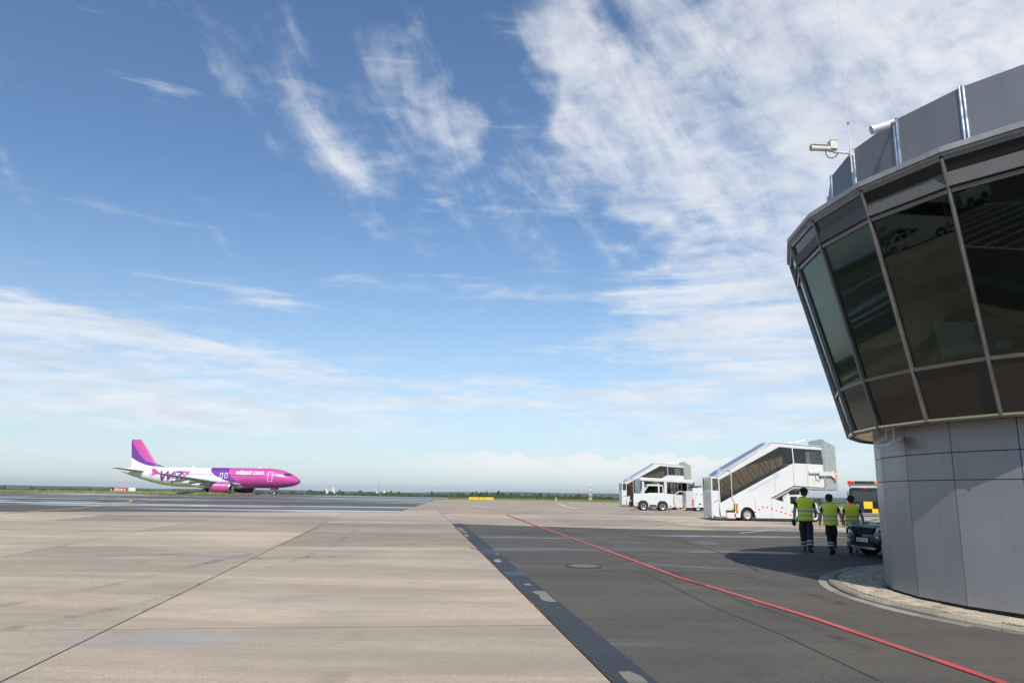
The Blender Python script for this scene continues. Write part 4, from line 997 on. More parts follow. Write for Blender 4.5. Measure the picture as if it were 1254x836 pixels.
# dark car with a yellow and blue bonnet --------------------------------
def make_car():
    r = empty('parked_car'); tag(r, 'dark blue car with yellow patterned bonnet parked half behind the tower', 'car')
    PAINT = mat('navy_car_paint', (.012, .016, .030), .16, coat=.8)
    secs = []                                     # +x is the front
    #      x,   wlow, wmid, wtop, zb,  zmid, zshoulder, ztop
    data = [(2.10, .62, .66, .54, .30, .50, .62, .70), (2.02, .78, .82, .66, .26, .52, .74, .83), (1.86, .86, .88, .72, .24, .54, .86, .93), (1.45, .88, .90, .76, .24, .54, .93, 1.00),
            (.95, .88, .90, .76, .24, .56, .98, 1.06), (.88, .88, .90, .75, .24, .56, .99, 1.09), (.30, .88, .90, .60, .24, .56, 1.02, 1.60), (-.3, .88, .90, .60, .24, .56, 1.03, 1.68), (-1.5, .88, .90, .60, .24, .56, 1.03, 1.64), (-1.95, .86, .88, .58, .28, .58, 1.02, 1.50), (-2.12, .80, .82, .55, .36, .60, .95, 1.05)]
    for x, wl, wm, wt_, zb, zm, zs, zt_ in data:
        secs.append([(x, -wl * .9, zb), (x, -wl, zb + .10), (x, -wm, zm), (x, -wm * .985, zs - .03), (x, -wt_ - (.08 if zt_ < 1.2 else 0), zs + (zt_ - zs) * (.55 if zt_ < 1.2 else .93)), (x, -wt_ * .7, zt_), (x, wt_ * .7, zt_), (x, wt_ + (.08 if zt_ < 1.2 else 0), zs + (zt_ - zs) * (.55 if zt_ < 1.2 else .93)), (x, wm * .985, zs - .03), (x, wm, zm), (x, wl, zb + .10), (x, wl * .9, zb)])
    o = MB().loft(secs).build('body', PAINT, r, smooth=40)
    ss = o.modifiers.new('sub', 'SUBSURF'); ss.levels = 1; ss.render_levels = 2
    # patterned bonnet sheet following the bonnet
    hx = [(2.0, .80, .56), (1.86, .92, .66), (1.45, .995, .72), (.98, 1.055, .74)]
    patt = [(.02, .36, 0), (.36, .72, 1), (-.34, .02, 1), (-.70, -.34, 0)]
    bl = mat('mid_blue_paint', (.05, .07, .12), .25, coat=.6)
    for i in range(3):
        for y0, y1, c in patt:
            (xa, za, wa), (xb, zb_, wb) = hx[i], hx[i + 1]
            col_ = YELLOW if (c + i) % 2 == 0 else bl
            n = 4; mb = MB(); V = []
            for a in range(2):
                for b in range(n + 1):
                    x, z, w = (xa, za, wa) if a == 0 else (xb, zb_, wb)
                    f = y0 + (y1 - y0) * b / n; yy = f / .72 * w; V.append((x, yy, z + .018 - .10 * (yy / w) ** 4))
            mb.add(V, [(b, b + 1, n + 2 + b, n + 1 + b) for b in range(n)]); mb.build('bonnet_panel', col_, r, smooth=60)
    # face
    CH = mat('chrome', (.4, .4, .42), .2, metal=1.0)
    def front(name, pts, m_, x, par=r, th=.03):
        return MB().prism(pts, x - th, x, axis='x').build(name, m_, par, bevel=.008)
    gr = front('grille', [(-.42, .60), (.42, .60), (.52, .78), (-.52, .78)], BLACK, 2.115, th=.10)
    for k in range(7): MB().b2((2.112, -.40 + k * .127, .62), (2.124, -.385 + k * .127, .77)).build('grille_bar', DKGREY, gr)
    MB().tube([(2.09, -.54, .80), (2.125, -.2, .815), (2.13, 0, .825), (2.125, .2, .815), (2.09, .54, .80)], .018, 8).build('chrome_strip', CH, gr, smooth=60)
    MB().lathe([(.001, .02), (.05, .015), (.055, 0)], 16, (2.12, 0, .845), 'x').build('emblem', CH, r, smooth=50)
    front('number_plate', [(-.26, .40), (.26, .40), (.26, .51), (-.26, .51)], MARKW, 2.135, th=.02)
    lettering('plate_number', 'DO YE 176', .085, lambda x, y: (2.137, -.22 + x * 1.0, .425 + y), mat('plate_black', (.02, .02, .02), .5), r)
    front('lower_intake', [(-.46, .28), (.46, .28), (.50, .38), (-.50, .38)], BLACK, 2.118, th=.08)
    front('skid_plate', [(-.5, .215), (.5, .215), (.56, .275), (-.56, .275)], ALU, 2.12, th=.10)
    LG = glass('lamp_glass', (.5, .5, .5), 2.0)
    for s in (-1, 1):
        hl = MB().loft([[(2.09, s * .56, .66), (2.08, s * .56, .79), (2.0, s * .56, .85), (1.9, s * .56, .66)], [(2.00, s * .80, .67), (1.98, s * .80, .83), (1.88, s * .80, .90), (1.75, s * .80, .68)], [(1.78, s * .925, .72), (1.75, s * .92, .86), (1.66, s * .90, .92), (1.6, s * .87, .74)]]).build('headlight', mat('headlamp_silver', (.34, .36, .39), .15, metal=.5), r, smooth=40, bevel=.01)
        MB().lathe([(.001, .10), (.055, .08), (.065, 0)], 14, (1.98, s * .69, .755), 'x').build('bulb', CH, hl, smooth=50)
        MB().lathe([(.001, .035), (.055, .03), (.075, .02), (.08, -.03)], 16, (2.09, s * .62, .53), 'x').build('fog_lamp', mat('headlamp_silver', (.34, .36, .39), .15, metal=.5), r, smooth=40)
        MB().b2((1.84, s * .76 - .10, .22), (2.06, s * .76 + .10, .38)).build('bumper_corner', mat('bumper_grey', (.18, .18, .19), .5), r, bevel=.04)
        wheel(r, 1.32, s * .80, .33, .21, s); wheel(r, -1.25, s * .80, .33, .21, s)
        for q in (1.32, -1.25): MB().lathe([(.36, -.02), (.36, .02), (.001, .02)], 20, (q, s * .885, .34), 'y').build('wheel_arch', BLACK, r)
        MB().b2((.62, s * 1.0 - .09, 1.02), (.78, s * 1.0 + .09, 1.16)).build('mirror', PAINT, r, bevel=.03)
        MB().prism([(.55, 1.10), (.25, 1.50), (-1.5, 1.52), (-1.85, 1.10)], s * .80, s * .76).build('side_window', DARKGLASS, r)
        MB().b2((1.2, s * .905 - .005, .62), (1.5, s * .905 + .005, .72)).build('yellow_stripe', YELLOW, r)
    MB().add([(.90, -.68, 1.10), (.90, .68, 1.10), (.36, .56, 1.56), (.36, -.56, 1.56)], [(0, 1, 2, 3)]).build('windscreen', CARGLASS, r)
    return r
car = make_car()
car_yaw = math.radians(-171)
car.rotation_euler = (0, 0, car_yaw)
g_ = gp(1058.5, 682); fx, fy = math.cos(car_yaw), math.sin(car_yaw)
car.location = (g_.x - 2.1 * fx, g_.y - 2.1 * fy, gz(g_.y + .7))
car.rotation_euler.x = 0

# a third stairs and a second tractor stand left of the frame; the tower glass mirrors them
st3 = copy_tree(st1); st3['label'] = 'white covered boarding stairs seen only as a reflection in the tower window'
st3.location = (-52, 16, gz(16)); st3.rotation_euler = (0, 0, math.radians(70))
tr2 = copy_tree(tr); tr2['label'] = 'white tow tractor seen only as a reflection in the tower window at the picture edge'; tr2['group'] = 'tow tractors'; tr['group'] = 'tow tractors'
tr2.location = (-40, -12, gz(-12) + .01); tr2.rotation_euler = (0, 0, math.radians(60))

# ------------------------------------------------------------------ airliner
def livery(name, kind):
    mt = bpy.data.materials.new(name); mt.use_nodes = True; B = NB(mt.node_tree); p = mt.node_tree.nodes['Principled BSDF']
    x, y, z = B.sep(B.new('ShaderNodeTexCoord').outputs['Object']); s = B.m('MULTIPLY', x, -1.0)
    MAG, PUR, WHI = (.54, .07, .31), (.15, .028, .27), (.72, .72, .73)
    if kind == 'body':
        q = B.m('SUBTRACT', 5.95, z); q2 = B.m('MULTIPLY', q, q)
        e1 = B.m('SUBTRACT', B.m('SUBTRACT', 18.2, B.m('MULTIPLY', q2, .50)), s); e2 = B.m('SUBTRACT', B.m('SUBTRACT', 14.4, B.m('MULTIPLY', q2, .25)), s)
    else:
        u1 = B.m('DIVIDE', B.m('SUBTRACT', s, 30.5), 5.1); u2 = B.m('DIVIDE', B.m('SUBTRACT', s, 29.8), 5.5)
        e2 = B.m('SUBTRACT', z, B.m('ADD', 6.7, B.m('MULTIPLY', B.m('MULTIPLY', u1, B.m('ABSOLUTE', u1)), 4.5))); e1 = B.m('SUBTRACT', z, B.m('ADD', 6.0, B.m('MULTIPLY', B.m('MULTIPLY', u2, B.m('ABSOLUTE', u2)), 1.75)))
    c = B.mix(B.ramp(e1, -.04, .04), WHI, PUR); c = B.mix(B.ramp(e2, -.04, .04), c, MAG)
    c = B.mix(B.ramp(B.noise(B.comb(x, y, z), .9, 5, .6), .45, .8, 0, .12), c, (.3, .28, .28))
    B.put(p.inputs['Base Color'], c); p.inputs['Roughness'].default_value = .3; p.inputs['Coat Weight'].default_value = .4; p.inputs['Coat Roughness'].default_value = .1
    MATS[name] = mt; return mt
MAGENTA = mat('magenta_paint', (.54, .07, .31), .32, coat=.4); PURPLE = mat('purple_paint', (.15, .028, .27), .35)
WINGM = mat('wing_grey', (.46, .47, .49), .4, var=.1); BAREM = mat('bare_metal', (.55, .55, .56), .25, metal=.9); PLANEW = mat('aircraft_white', (.72, .72, .73), .3, coat=.4)
FUS = [(0, 3.30, .06, .06), (.15, 3.31, .32, .32), (.5, 3.34, .62, .62), (1.0, 3.42, .92, .92), (1.7, 3.53, 1.24, 1.22), (2.5, 3.64, 1.52, 1.48), (3.4, 3.74, 1.76, 1.70), (4.6, 3.82, 1.94, 1.87), (6, 3.87, 2.04, 1.95), (7.5, 3.88, 2.07, 1.975),
       (12, 3.88, 2.07, 1.975), (18, 3.88, 2.07, 1.975), (23.5, 3.88, 2.07, 1.975), (26, 3.93, 2.02, 1.93), (28.5, 4.10, 1.85, 1.78), (31, 4.36, 1.56, 1.5), (33.5, 4.68, 1.16, 1.12), (35.5, 4.95, .80, .76), (37.0, 5.14, .45, .42), (37.5, 5.2, .22, .2)]
def fus_at(s):
    for a, b in zip(FUS, FUS[1:]):
        if a[0] <= s <= b[0]:
            t = (s - a[0]) / (b[0] - a[0]); return [a[i] + (b[i] - a[i]) * t for i in (1, 2, 3)]
    return FUS[-1][1:]
def skin_pt(x, z, off=.02):
    zc, rz_, ry = fus_at(-x); q = max(-1, min(1, (z - zc) / rz_)); return (x, -(ry * math.sqrt(max(0, 1 - q * q)) + off), z)
def make_plane():
    r = empty('airliner'); tag(r, 'white, purple and magenta twin-engine airliner standing on the far taxiway', 'airplane')
    mb = MB(); N = 28
    mb.loft([[(-s, ry * math.sin(2 * math.pi * k / N), zc + rz_ * math.cos(2 * math.pi * k / N)) for k in range(N)] for s, zc, rz_, ry in FUS])
    body = mb.build('fuselage', livery('airliner_livery', 'body'), r, smooth=60)
    # fin
    def foil(pl, tl, thick0, thick1, mk, name, mt_, parent=r):
        """pl, tl: (front, rear, span position) of root and tip; mk maps (s, thickness, span) to a point"""
        n = 9; rings = []
        prof = [(0, 0), (.03, .35), (.12, .75), (.3, 1.0), (.55, .8), (.8, .38), (1, .04)]
        pr = prof + [(a, -b) for a, b in prof[-2:0:-1]]
        for (f, b, h), th in ((pl, thick0), (tl, thick1)):
            rings.append([mk(f + (b - f) * a, th * q * .5, h) for a, q in pr])
        return MB().loft(rings).build(name, mt_, parent, smooth=50)
    fin_m = livery('fin_livery', 'fin')
    fin = foil((28.9, 35.2, 5.0), (33.8, 35.9, 11.70), .62, .22, lambda s, t, h: (-s, t, h), 'tail_fin', fin_m)
    MB().prism([(-27.4, 5.72), (-29.8, 6.45), (-30.5, 5.4)], -.10, .10).build('fin_fillet', fin_m, r)
    for sd in (-1, 1):
        foil((31.6, 35.4, 1.0), (34.9, 36.4, 6.25), .42, .14, lambda s, t, h: (-s, sd * h, 4.95 + (h - 1) * .105 + t), 'tailplane', WINGM)
        # wing in two bays
        kz = lambda h: 2.75 + (h - 1.9) * .095 + .0042 * max(0, h - 4) ** 2 * .5
        w1 = foil((11.6, 18.9, 1.5), (14.6, 18.8, 6.4), .95, .55, lambda s, t, h: (-s, sd * h, kz(h) - .25 + t), 'wing', WINGM)
        w2 = foil((14.6, 18.8, 6.4), (20.4, 22.0, 16.9), .55, .20, lambda s, t, h: (-s, sd * h, kz(h) - .25 + t), 'outer_wing', WINGM, w1)
        MB().prism([(-20.6, kz(16.9) - .2), (-21.6, kz(16.9) + .55), (-22.2, kz(16.9) + .6), (-22.0, kz(16.9) - .2), (-22.2, kz(16.9) - .7), (-21.8, kz(16.9) - .65)], sd * 16.88, sd * 16.98).build('wingtip_fence', MAGENTA, w1)
        for h in (4.0, 7.6, 11.0):
            fr = 18.4 + max(0, h - 6.4) * .30; zc = kz(h) - .62
            MB().lathe([(.02, 1.5), (.18, .9), (.26, 0), (.24, -1.0), (.10, -1.9), (.02, -2.2)], 10, (-fr, sd * h, zc), 'x').build('flap_fairing', PLANEW, w1, smooth=60)
        # engine
        e = MB().lathe([(.86, -11.95), (.98, -11.75), (1.03, -12.05), (1.10, -12.6), (1.12, -13.6), (1.02, -14.8), (.86, -15.6), (.80, -15.6), (.78, -14.9)], 26, (0, sd * 5.75, 1.86), 'x').build('engine', MAGENTA, r, smooth=50)
        MB().lathe([(.84, -12.1), (.90, -11.74), (1.0, -11.70), (1.045, -11.95), (1.05, -12.06)], 26, (0, sd * 5.75, 1.86), 'x').build('inlet_lip', BAREM, e, smooth=60)
        MB().lathe([(.001, -12.35), (.25, -12.75), (.86, -12.75), (.88, -12.1)], 20, (0, sd * 5.75, 1.86), 'x').build('fan', DKGREY, e, smooth=30)
        MB().lathe([(.62, -15.0), (.52, -15.9), (.36, -16.6), (.30, -16.6), (.12, -17.1), (.001, -17.2)], 18, (0, sd * 5.75, 1.86), 'x').build('nozzle', BAREM, e, smooth=50)
        MB().prism([(-12.9, 2.85), (-14.9, 3.05), (-17.6, 2.85), (-16.6, 2.2), (-15.0, 2.0), (-13.2, 2.6)], sd * 5.75 - .18, sd * 5.75 + .18).build('pylon', PLANEW, e, bevel=.06)
        if sd < 0: lettering('engine_lettering', 'wizzair.com', .52, lambda x, y: (-15.05 + x, -5.75 - (1.13 * math.sqrt(max(.05, 1 - ((2.18 + y - 1.86) / 1.13) ** 2)) + .02), 2.18 + y), PLANEW, e, shear=.2, bold=.012, cut=.12)
        # main gear
        g = MB().tube([(-17.7, sd * 3.8, 2.6), (-17.7, sd * 3.8, 1.0)], .13, 10).tube([(-17.7, sd * 3.8, 1.6), (-17.7, sd * 2.4, 2.4)], .07, 8).build('landing_gear', STEEL, r, smooth=50)
        for q in (-.32, .32): wheel(r, -17.7, sd * 3.8 + q, .57, .40, -1, RIM).location.z += .45
    g = MB().tube([(-5.07, 0, 2.3), (-5.07, 0, .8)], .09, 10).tube([(-5.07, 0, 1.2), (-4.2, 0, 2.2)], .05, 8).build('landing_gear', STEEL, r, smooth=50)
    for q in (-.2, .2): wheel(r, -5.07, q, .385, .22, -1 if q < 0 else 1, RIM).location.z += .45
    for q in (-.42, .42): MB().b2((-5.9, q - .02, 1.5), (-4.6, q + .02, 2.0)).build('gear_door', MAGENTA, r)
    # belly fairing
    MB().loft([[(-s, w * math.sin(2 * math.pi * k / 18), 2.25 + h * math.cos(2 * math.pi * k / 18)) for k in range(18)] for s, w, h in ((10.6, .3, .2), (12, 1.6, .62), (14, 2.1, .8), (18, 2.1, .8), (20.5, 1.5, .6), (22.5, .3, .2))]).build('belly_fairing', PLANEW, r, smooth=50)
    # cabin windows, doors, flight deck
    wm = MB()
    ring_ = [(.115 * math.cos(a), .165 * math.sin(a)) for a in [2 * math.pi * k / 10 for k in range(10)]]
    for k in range(44):
        s = 7.4 + k * .533
        if any(abs(s - q) < .45 for q in (15.0, 16.1)): continue
        zc = 4.42
        base_ = [skin_pt(-s + a, zc + b, .012) for a, b in ring_]
        o = MB().add(base_, [list(range(10))]).build('cabin_window', mat('cabin_pane', (.05, .05, .07), .1), body)
    def outline(name, s0, s1, z0, z1_, w, m_):
        mb = MB()
        for a, b, c, d in ((s0, s1, z1_ - w, z1_), (s0, s1, z0, z0 + w), (s0, s0 + w, z0, z1_), (s1 - w, s1, z0, z1_)):
            n = 6
            for i in range(n):
                q0, q1 = c + (d - c) * i / n, c + (d - c) * (i + 1) / n
                mb.add([skin_pt(-a, q0, .025), skin_pt(-b, q0, .025), skin_pt(-b, q1, .025), skin_pt(-a, q1, .025)], [(0, 1, 2, 3)])
        return mb.build(name, m_, body)
    outline('cabin_door', 5.15, 6.15, 3.2, 5.2, .10, PLANEW); outline('exit_door', 15.25, 15.85, 3.75, 4.85, .11, PLANEW); outline('exit_door', 14.3, 14.9, 3.75, 4.85, .11, PLANEW)
    outline('rear_door', 29.5, 30.3, 3.9, 5.5, .05, WINGM)
    ck = mat('cockpit_glass', (.02, .025, .03), .08)
    for pts in (((1.62, 4.42), (2.05, 4.42), (2.12, 4.86), (1.85, 4.84)), ((2.12, 4.42), (2.62, 4.46), (2.62, 4.92), (2.20, 4.88)), ((2.70, 4.48), (3.12, 4.52), (2.95, 4.92), (2.70, 4.94))):
        n = 3; mb = MB(); a, b, c, d = [Vector(q) for q in pts]; V = []
        for i in range(n + 1):
            for j in range(n + 1):
                q = (a + (b - a) * i / n) * (1 - j / n) + (d + (c - d) * i / n) * (j / n); V.append(skin_pt(-q.x, q.y, .02))
        mb.add(V, [(i * 4 + j, i * 4 + j + 1, i * 4 + j + 5, i * 4 + j + 4) for i in range(n) for j in range(n)])
        mb.build('cockpit_window', ck, body, smooth=60)
    # antennas
    for s in (8.3, 22.0): MB().prism([(-s, 5.9), (-s - .5, 5.92), (-s - .45, 6.35), (-s - .25, 6.35)], -.03, .03).build('blade_antenna', PLANEW, body)
    # lettering on the side facing the viewer
    lettering('lettering', 'wizzair.com', 1.18, lambda x, y: skin_pt(-12.75 + x, 4.58 + y * 1.2, .03), PLANEW, body, shear=.18, bold=.028, cut=.15)
    x0 = -28.7
    for ch, dx_, m_, sz_ in (('W', 0, PURPLE, 2.9), ('i', 2.6, MAGENTA, 3.3), ('Z', 3.2, PURPLE, 3.0), ('Z', 4.6, MAGENTA, 2.5)):
        lettering('livery_letter', ch, sz_, lambda x, y: skin_pt(x0 + dx_ + x, 3.0 + y - (.35 if ch == 'i' else 0) + (.3 if (ch == 'Z' and dx_ > 4) else 0), .03 + dx_ * .006), m_, body, shear=.25, bold=.08, cut=.2)
    return r
plane = make_plane()
dn = px_dir(368, 590); Yn = 159.0
plane.location = (dn.x / dn.y * Yn, Yn, gz(Yn) - .45); plane.rotation_euler = (0, 0, math.radians(-3.0)); plane.scale = (1.05, 1, 1)

# ------------------------------------------------------------------ people
SKIN = mat('skin', (.50, .31, .23), .5, var=.08, vscale=20)
HAIR = mat('dark_hair', (.03, .022, .018), .6)
TSHIRT = mat('navy_shirt', (.012, .014, .022), .85, var=.3, vscale=9, bump=.3, bscale=14)
SILVER = mat('reflective_band', (.42, .43, .44), .45)
CAPM = mat('cap_cloth', (.010, .011, .014), .85, var=.3, vscale=14)
SHOE = mat('shoe_leather', (.010, .010, .010), .5)
def skin_mesh(name, nodes, edges, root, material, parent, sub=2, smooth=True):
    """nodes: (x,y,z,r) — a tapered, continuous surface grown round a skeleton"""
    me = bpy.data.meshes.new(name); me.from_pydata([q[:3] for q in nodes], edges, [])
    o = bpy.data.objects.new(name, me); COL.objects.link(o)
    sk = o.modifiers.new('skin', 'SKIN'); sk.use_smooth_shade = True
    for i, q in enumerate(nodes):
        d = me.skin_vertices[0].data[i]; rr = q[3] if isinstance(q[3], tuple) else (q[3], q[3]); d.radius = rr; d.use_root = (i == root)
    ss = o.modifiers.new('sub', 'SUBSURF'); ss.levels = sub; ss.render_levels = sub
    bpy.context.view_layer.update()
    m2 = bpy.data.meshes.new_from_object(o.evaluated_get(bpy.context.evaluated_depsgraph_get()))
    bpy.data.objects.remove(o); bpy.data.meshes.remove(me)
    m2.polygons.foreach_set('use_smooth', [True] * len(m2.polygons))
    m2.name = name; m2.materials.clear()
    return link_mesh(name, m2, material, parent)
def make_person(label, H, pose, vest_col, trouser, band_m, shin_mat=None, two_bands=True):
    r = empty('person'); tag(r, label, 'person', 'workers walking away in safety vests')
    r.scale = (H / 1.75,) * 3
    V = lambda p: Vector(p)
    hip = {s: V((s * .095, 0, .90)) for s in (-1, 1)}
    knee, ank, toe, elb, wri = pose['knee'], pose['ank'], pose['toe'], pose['elb'], pose['wri']
    sho = {s: V((s * .175, -.01, 1.405)) for s in (-1, 1)}
    hy = math.radians(pose['yaw'])            # head turn
    f = V((math.sin(-hy) * -1, math.cos(hy), 0)); rt_ = V((f.y, -f.x, 0))
    # body: one continuous mesh
    nodes, edges = [], []
    def add(p, rad, par=None):
        nodes.append((*p, rad)); i = len(nodes) - 1
        if par is not None: edges.append((par, i))
        return i
    pel = add((0, 0, .93), (.12, .15)); sp = add((0, .0, 1.10), (.105, .135), pel); ch = add((0, 0, 1.28), (.115, .16), sp); nb = add((0, -.01, 1.43), (.07, .09), ch)
    nk = add((0, .0, 1.50), .056, nb); hd0 = add(V((0, .015, 1.555)), .066, nk); hd1 = add(V((0, .02, 1.63)), .088, hd0); hd2 = add(V((0, .012, 1.705)), .072, hd1)
    hc = V((0, .02, 1.61)); add(hc + f * .10 + V((0, 0, 0)), .016, hd1)
    for s in (-1, 1): add(hc + rt_ * s * .088 + V((0, 0, .0)), .014, hd1)
    for s in (-1, 1):
        a = add(sho[s], .064, ch); m1 = add(sho[s].lerp(elb[s], .5), .056, a); e = add(elb[s], .049, m1); m2 = add(elb[s].lerp(wri[s], .4), .050, e); w = add(wri[s], .033, m2)
        d = (wri[s] - elb[s]).normalized(); pd = pose['palm'][s]; side = d.cross(pd).normalized()
        pm = add(wri[s] + d * .055, (.020, .036), w); kn = wri[s] + d * .095
        for j, (o_, L) in enumerate(((-.030, .070), (-.010, .080), (.010, .074), (.029, .058))):
            k0 = add(kn + side * o_, .0095, pm); k1 = add(kn + side * o_ + d * L * .5 + pd * .012, .0085, k0); add(kn + side * o_ + d * L * .85 + pd * .036, .0075, k1)
        t0 = add(wri[s] + d * .045 - side * .036 + pd * .012, .011, pm); add(wri[s] + d * .085 - side * .048 + pd * .026, .009, t0)
        h = add(hip[s], .085, pel); m3 = add(hip[s].lerp(knee[s], .5), .072, h); k = add(knee[s], .052, m3); m4 = add(knee[s].lerp(ank[s], .35), .052, k); an_ = add(ank[s], .036, m4)
        add(toe[s], .030, an_)
    body = skin_mesh('body', nodes, edges, 0, SKIN, r, 1)
    # hair below the cap, eyes, mouth
    MB().lathe([(.001, .085), (.055, .075), (.088, .035), (.096, -.01), (.092, -.05), (.07, -.075)], 18, hc + V((0, -.008, .0))).build('hair', HAIR, r, smooth=60)
    for s in (-1, 1): MB().lathe([(.001, .012), (.010, .006), (.012, 0)], 8, hc + f * .082 + rt_ * s * .032 + V((0, 0, .015))).build('eye', BLACK, r)
    MB().box(hc + f * .083 + V((0, 0, -.055)), (.045, .012, .008), rz=math.atan2(-f.x, f.y)).build('mouth', mat('lip', (.3, .12, .1), .5), r)
    # cap
    cp = empty('cap'); cp.parent = r; cp.location = hc + V((0, 0, .045)); cp.rotation_euler = (0, 0, math.atan2(-f.x, f.y))
    MB().lathe([(.107, -.03), (.110, 0), (.104, .045), (.080, .082), (.04, .100), (.001, .104)], 20).build('crown', CAPM, cp, smooth=60)
    brim = []
    for k in range(9):
        a = math.radians(20 + 140 * k / 8); brim.append((.105 * math.cos(a), .100 * math.sin(a))) 
    outer = [(q[0] * 1.02, q[1] * 1.0 + .085 * math.sin(math.radians(20 + 140 * k / 8)) ** .7) for k, q in enumerate(brim)]
    mb = MB(); n = 9
    mb.loft([[(x, y, -.018) for x, y in brim] + [(x, y, -.026 - .02 * abs(x) / .1) for x, y in outer[::-1]], [(x, y, -.010) for x, y in brim] + [(x, y, -.019 - .02 * abs(x) / .1) for x, y in outer[::-1]]]).build('brim', CAPM, cp, smooth=40)
    # shirt with short sleeves
    nd = [(0, 0, .92, (.135, .165)), (0, 0, 1.10, (.122, .152)), (0, 0, 1.28, (.130, .175)), (0, -.01, 1.40, (.075, .085)), (0, 0, 1.470, .062)]; ed = [(0, 1), (1, 2), (2, 3), (3, 4)]
    for s in (-1, 1):
        b = len(nd); m_ = sho[s].lerp(elb[s], .45); e_ = sho[s].lerp(elb[s], .82)
        nd += [(*sho[s], .060), (*m_, .072), (*e_, .068)]; ed += [(2, b), (b, b + 1), (b + 1, b + 2)]
    skin_mesh('shirt', nd, ed, 0, TSHIRT, r, 1)
    # trousers
    nd = [(0, 0, .96, (.140, .170)), (0, 0, .90, (.135, .165))]; ed = [(0, 1)]
    for s in (-1, 1):
        b = len(nd); nd += [(*hip[s], .128), (*hip[s].lerp(knee[s], .5), .116), (*knee[s], .100), (*knee[s].lerp(ank[s], .5), .094), (*(ank[s] + V((0, 0, .02))), .086)]
        ed += [(1, b), (b, b + 1), (b + 1, b + 2), (b + 2, b + 3), (b + 3, b + 4)]
    tr_o = skin_mesh('trousers', nd, ed, 0, trouser, r, 1)
    for s in (-1, 1):
        d = (ank[s] - knee[s])
        for t in ((.50, .72) if two_bands else (.62,)):
            a = knee[s] + d * t; MB().tube([a, a + d.normalized() * .05], [.093, .091], 16, caps=False).build('reflective_band', band_m, tr_o, smooth=60)
        if shin_mat:
            a = knee[s] + d * .18; MB().tube([a, ank[s] - d.normalized() * .02], [.096, .086], 14, caps=False).build('shin_panel', shin_mat, tr_o, smooth=60)
        # side pocket
        q = hip[s].lerp(knee[s], .62); MB().box(q + V((s * .085, 0, 0)), (.03, .14, .17)).build('pocket', trouser, tr_o, bevel=.012)
        sh = toe[s] - ank[s]; fw_ = V((sh.x, sh.y, 0)).normalized() if sh.xy.length > .01 else V((0, 1, 0)); sd_ = V((fw_.y, -fw_.x, 0)); heel = ank[s] - fw_ * .06; dirn = (toe[s] - ank[s]).normalized()
        pitch = pose['pitch'][s]; up_ = V((0, 0, 1)) * math.cos(pitch) + fw_ * math.sin(pitch); fd_ = fw_ * math.cos(pitch) - V((0, 0, 1)) * math.sin(pitch)
        o_ = ank[s] - up_ * .075; rings = []
        for t, w, hh in ((-.085, .028, .06), (-.07, .040, .10), (-.02, .043, .125), (.05, .045, .105), (.12, .050, .075), (.18, .046, .06), (.205, .026, .045)):
            c = o_ + fd_ * t; rings.append([c - sd_ * w, c + sd_ * w, c + sd_ * w * 1.02 + up_ * hh * .5, c + sd_ * w * .6 + up_ * hh, c - sd_ * w * .6 + up_ * hh, c - sd_ * w * 1.02 + up_ * hh * .5])
        MB().loft(rings).build('shoe', SHOE, r, smooth=50)
    # vest
    def ell(z, a, b, y=0.0, n=24, wv=.005): return [(a * math.copysign(abs(math.cos(2 * math.pi * k / n)) ** .8, math.cos(2 * math.pi * k / n)), y + b * math.sin(2 * math.pi * k / n), z + wv * math.sin(k * 1.7)) for k in range(n)]
    levels = [(.835, .212, .168), (.90, .205, .165), (1.0, .196, .156), (1.12, .196, .155), (1.25, .222, .162), (1.34, .238, .158), (1.41, .236, .142), (1.445, .205, .118), (1.468, .14, .095), (1.485, .085, .075)]
    vest = MB().loft([ell(z, a, b) for z, a, b in levels], caps=False).build('vest', vest_col, r, smooth=60)
    so = vest.modifiers.new('thick', 'SOLIDIFY'); so.thickness = .006
    for z0 in (.955, 1.085):
        MB().loft([ell(z0, .2035, .1645), ell(z0 + .052, .2025, .1625)], caps=False).build('reflective_band', SILVER, vest, smooth=60)
    return r
v_ = Vector
LIME = mat('lime_vest', (.84, 1.0, .06), .7, var=.10, vscale=7, bump=.35, bscale=9); YLW = mat('yellow_vest', (1.0, .92, .04), .7, var=.10, vscale=7, bump=.35, bscale=9)
GTR = mat('charcoal_trousers', (.030, .033, .042), .85, var=.25, vscale=8, bump=.4, bscale=10); BTR = mat('black_trousers', (.012, .012, .016), .85, var=.25, vscale=8, bump=.4, bscale=10)
NTR = mat('navy_trousers', (.014, .017, .035), .85, var=.25, vscale=8, bump=.4, bscale=10)
pose1 = dict(knee={-1: v_((-.085, .08, .49)), 1: v_((.09, .0, .49))}, ank={-1: v_((-.075, .18, .095)), 1: v_((.085, -.14, .10))}, toe={-1: v_((-.09, .31, .06)), 1: v_((.135, -.04, .05))}, pitch={-1: -.1, 1: .35},
             elb={-1: v_((-.27, -.05, 1.15)), 1: v_((.27, -.02, 1.14))}, wri={-1: v_((-.30, .0, .90)), 1: v_((.27, .16, 1.00))}, palm={-1: v_((1, 0, 0)), 1: v_((-.7, 0, .7))}, yaw=40)
pose2 = dict(knee={-1: v_((-.05, .05, .49)), 1: v_((.055, .10, .50))}, ank={-1: v_((-.03, -.20, .13)), 1: v_((.03, .20, .095))}, toe={-1: v_((-.04, -.12, .04)), 1: v_((.05, .33, .07))}, pitch={-1: .6, 1: -.15},
             elb={-1: v_((-.27, -.06, 1.15)), 1: v_((.28, -.04, 1.15))}, wri={-1: v_((-.30, -.02, .91)), 1: v_((.36, .02, .92))}, palm={-1: v_((1, 0, 0)), 1: v_((-1, 0, 0))}, yaw=-45)
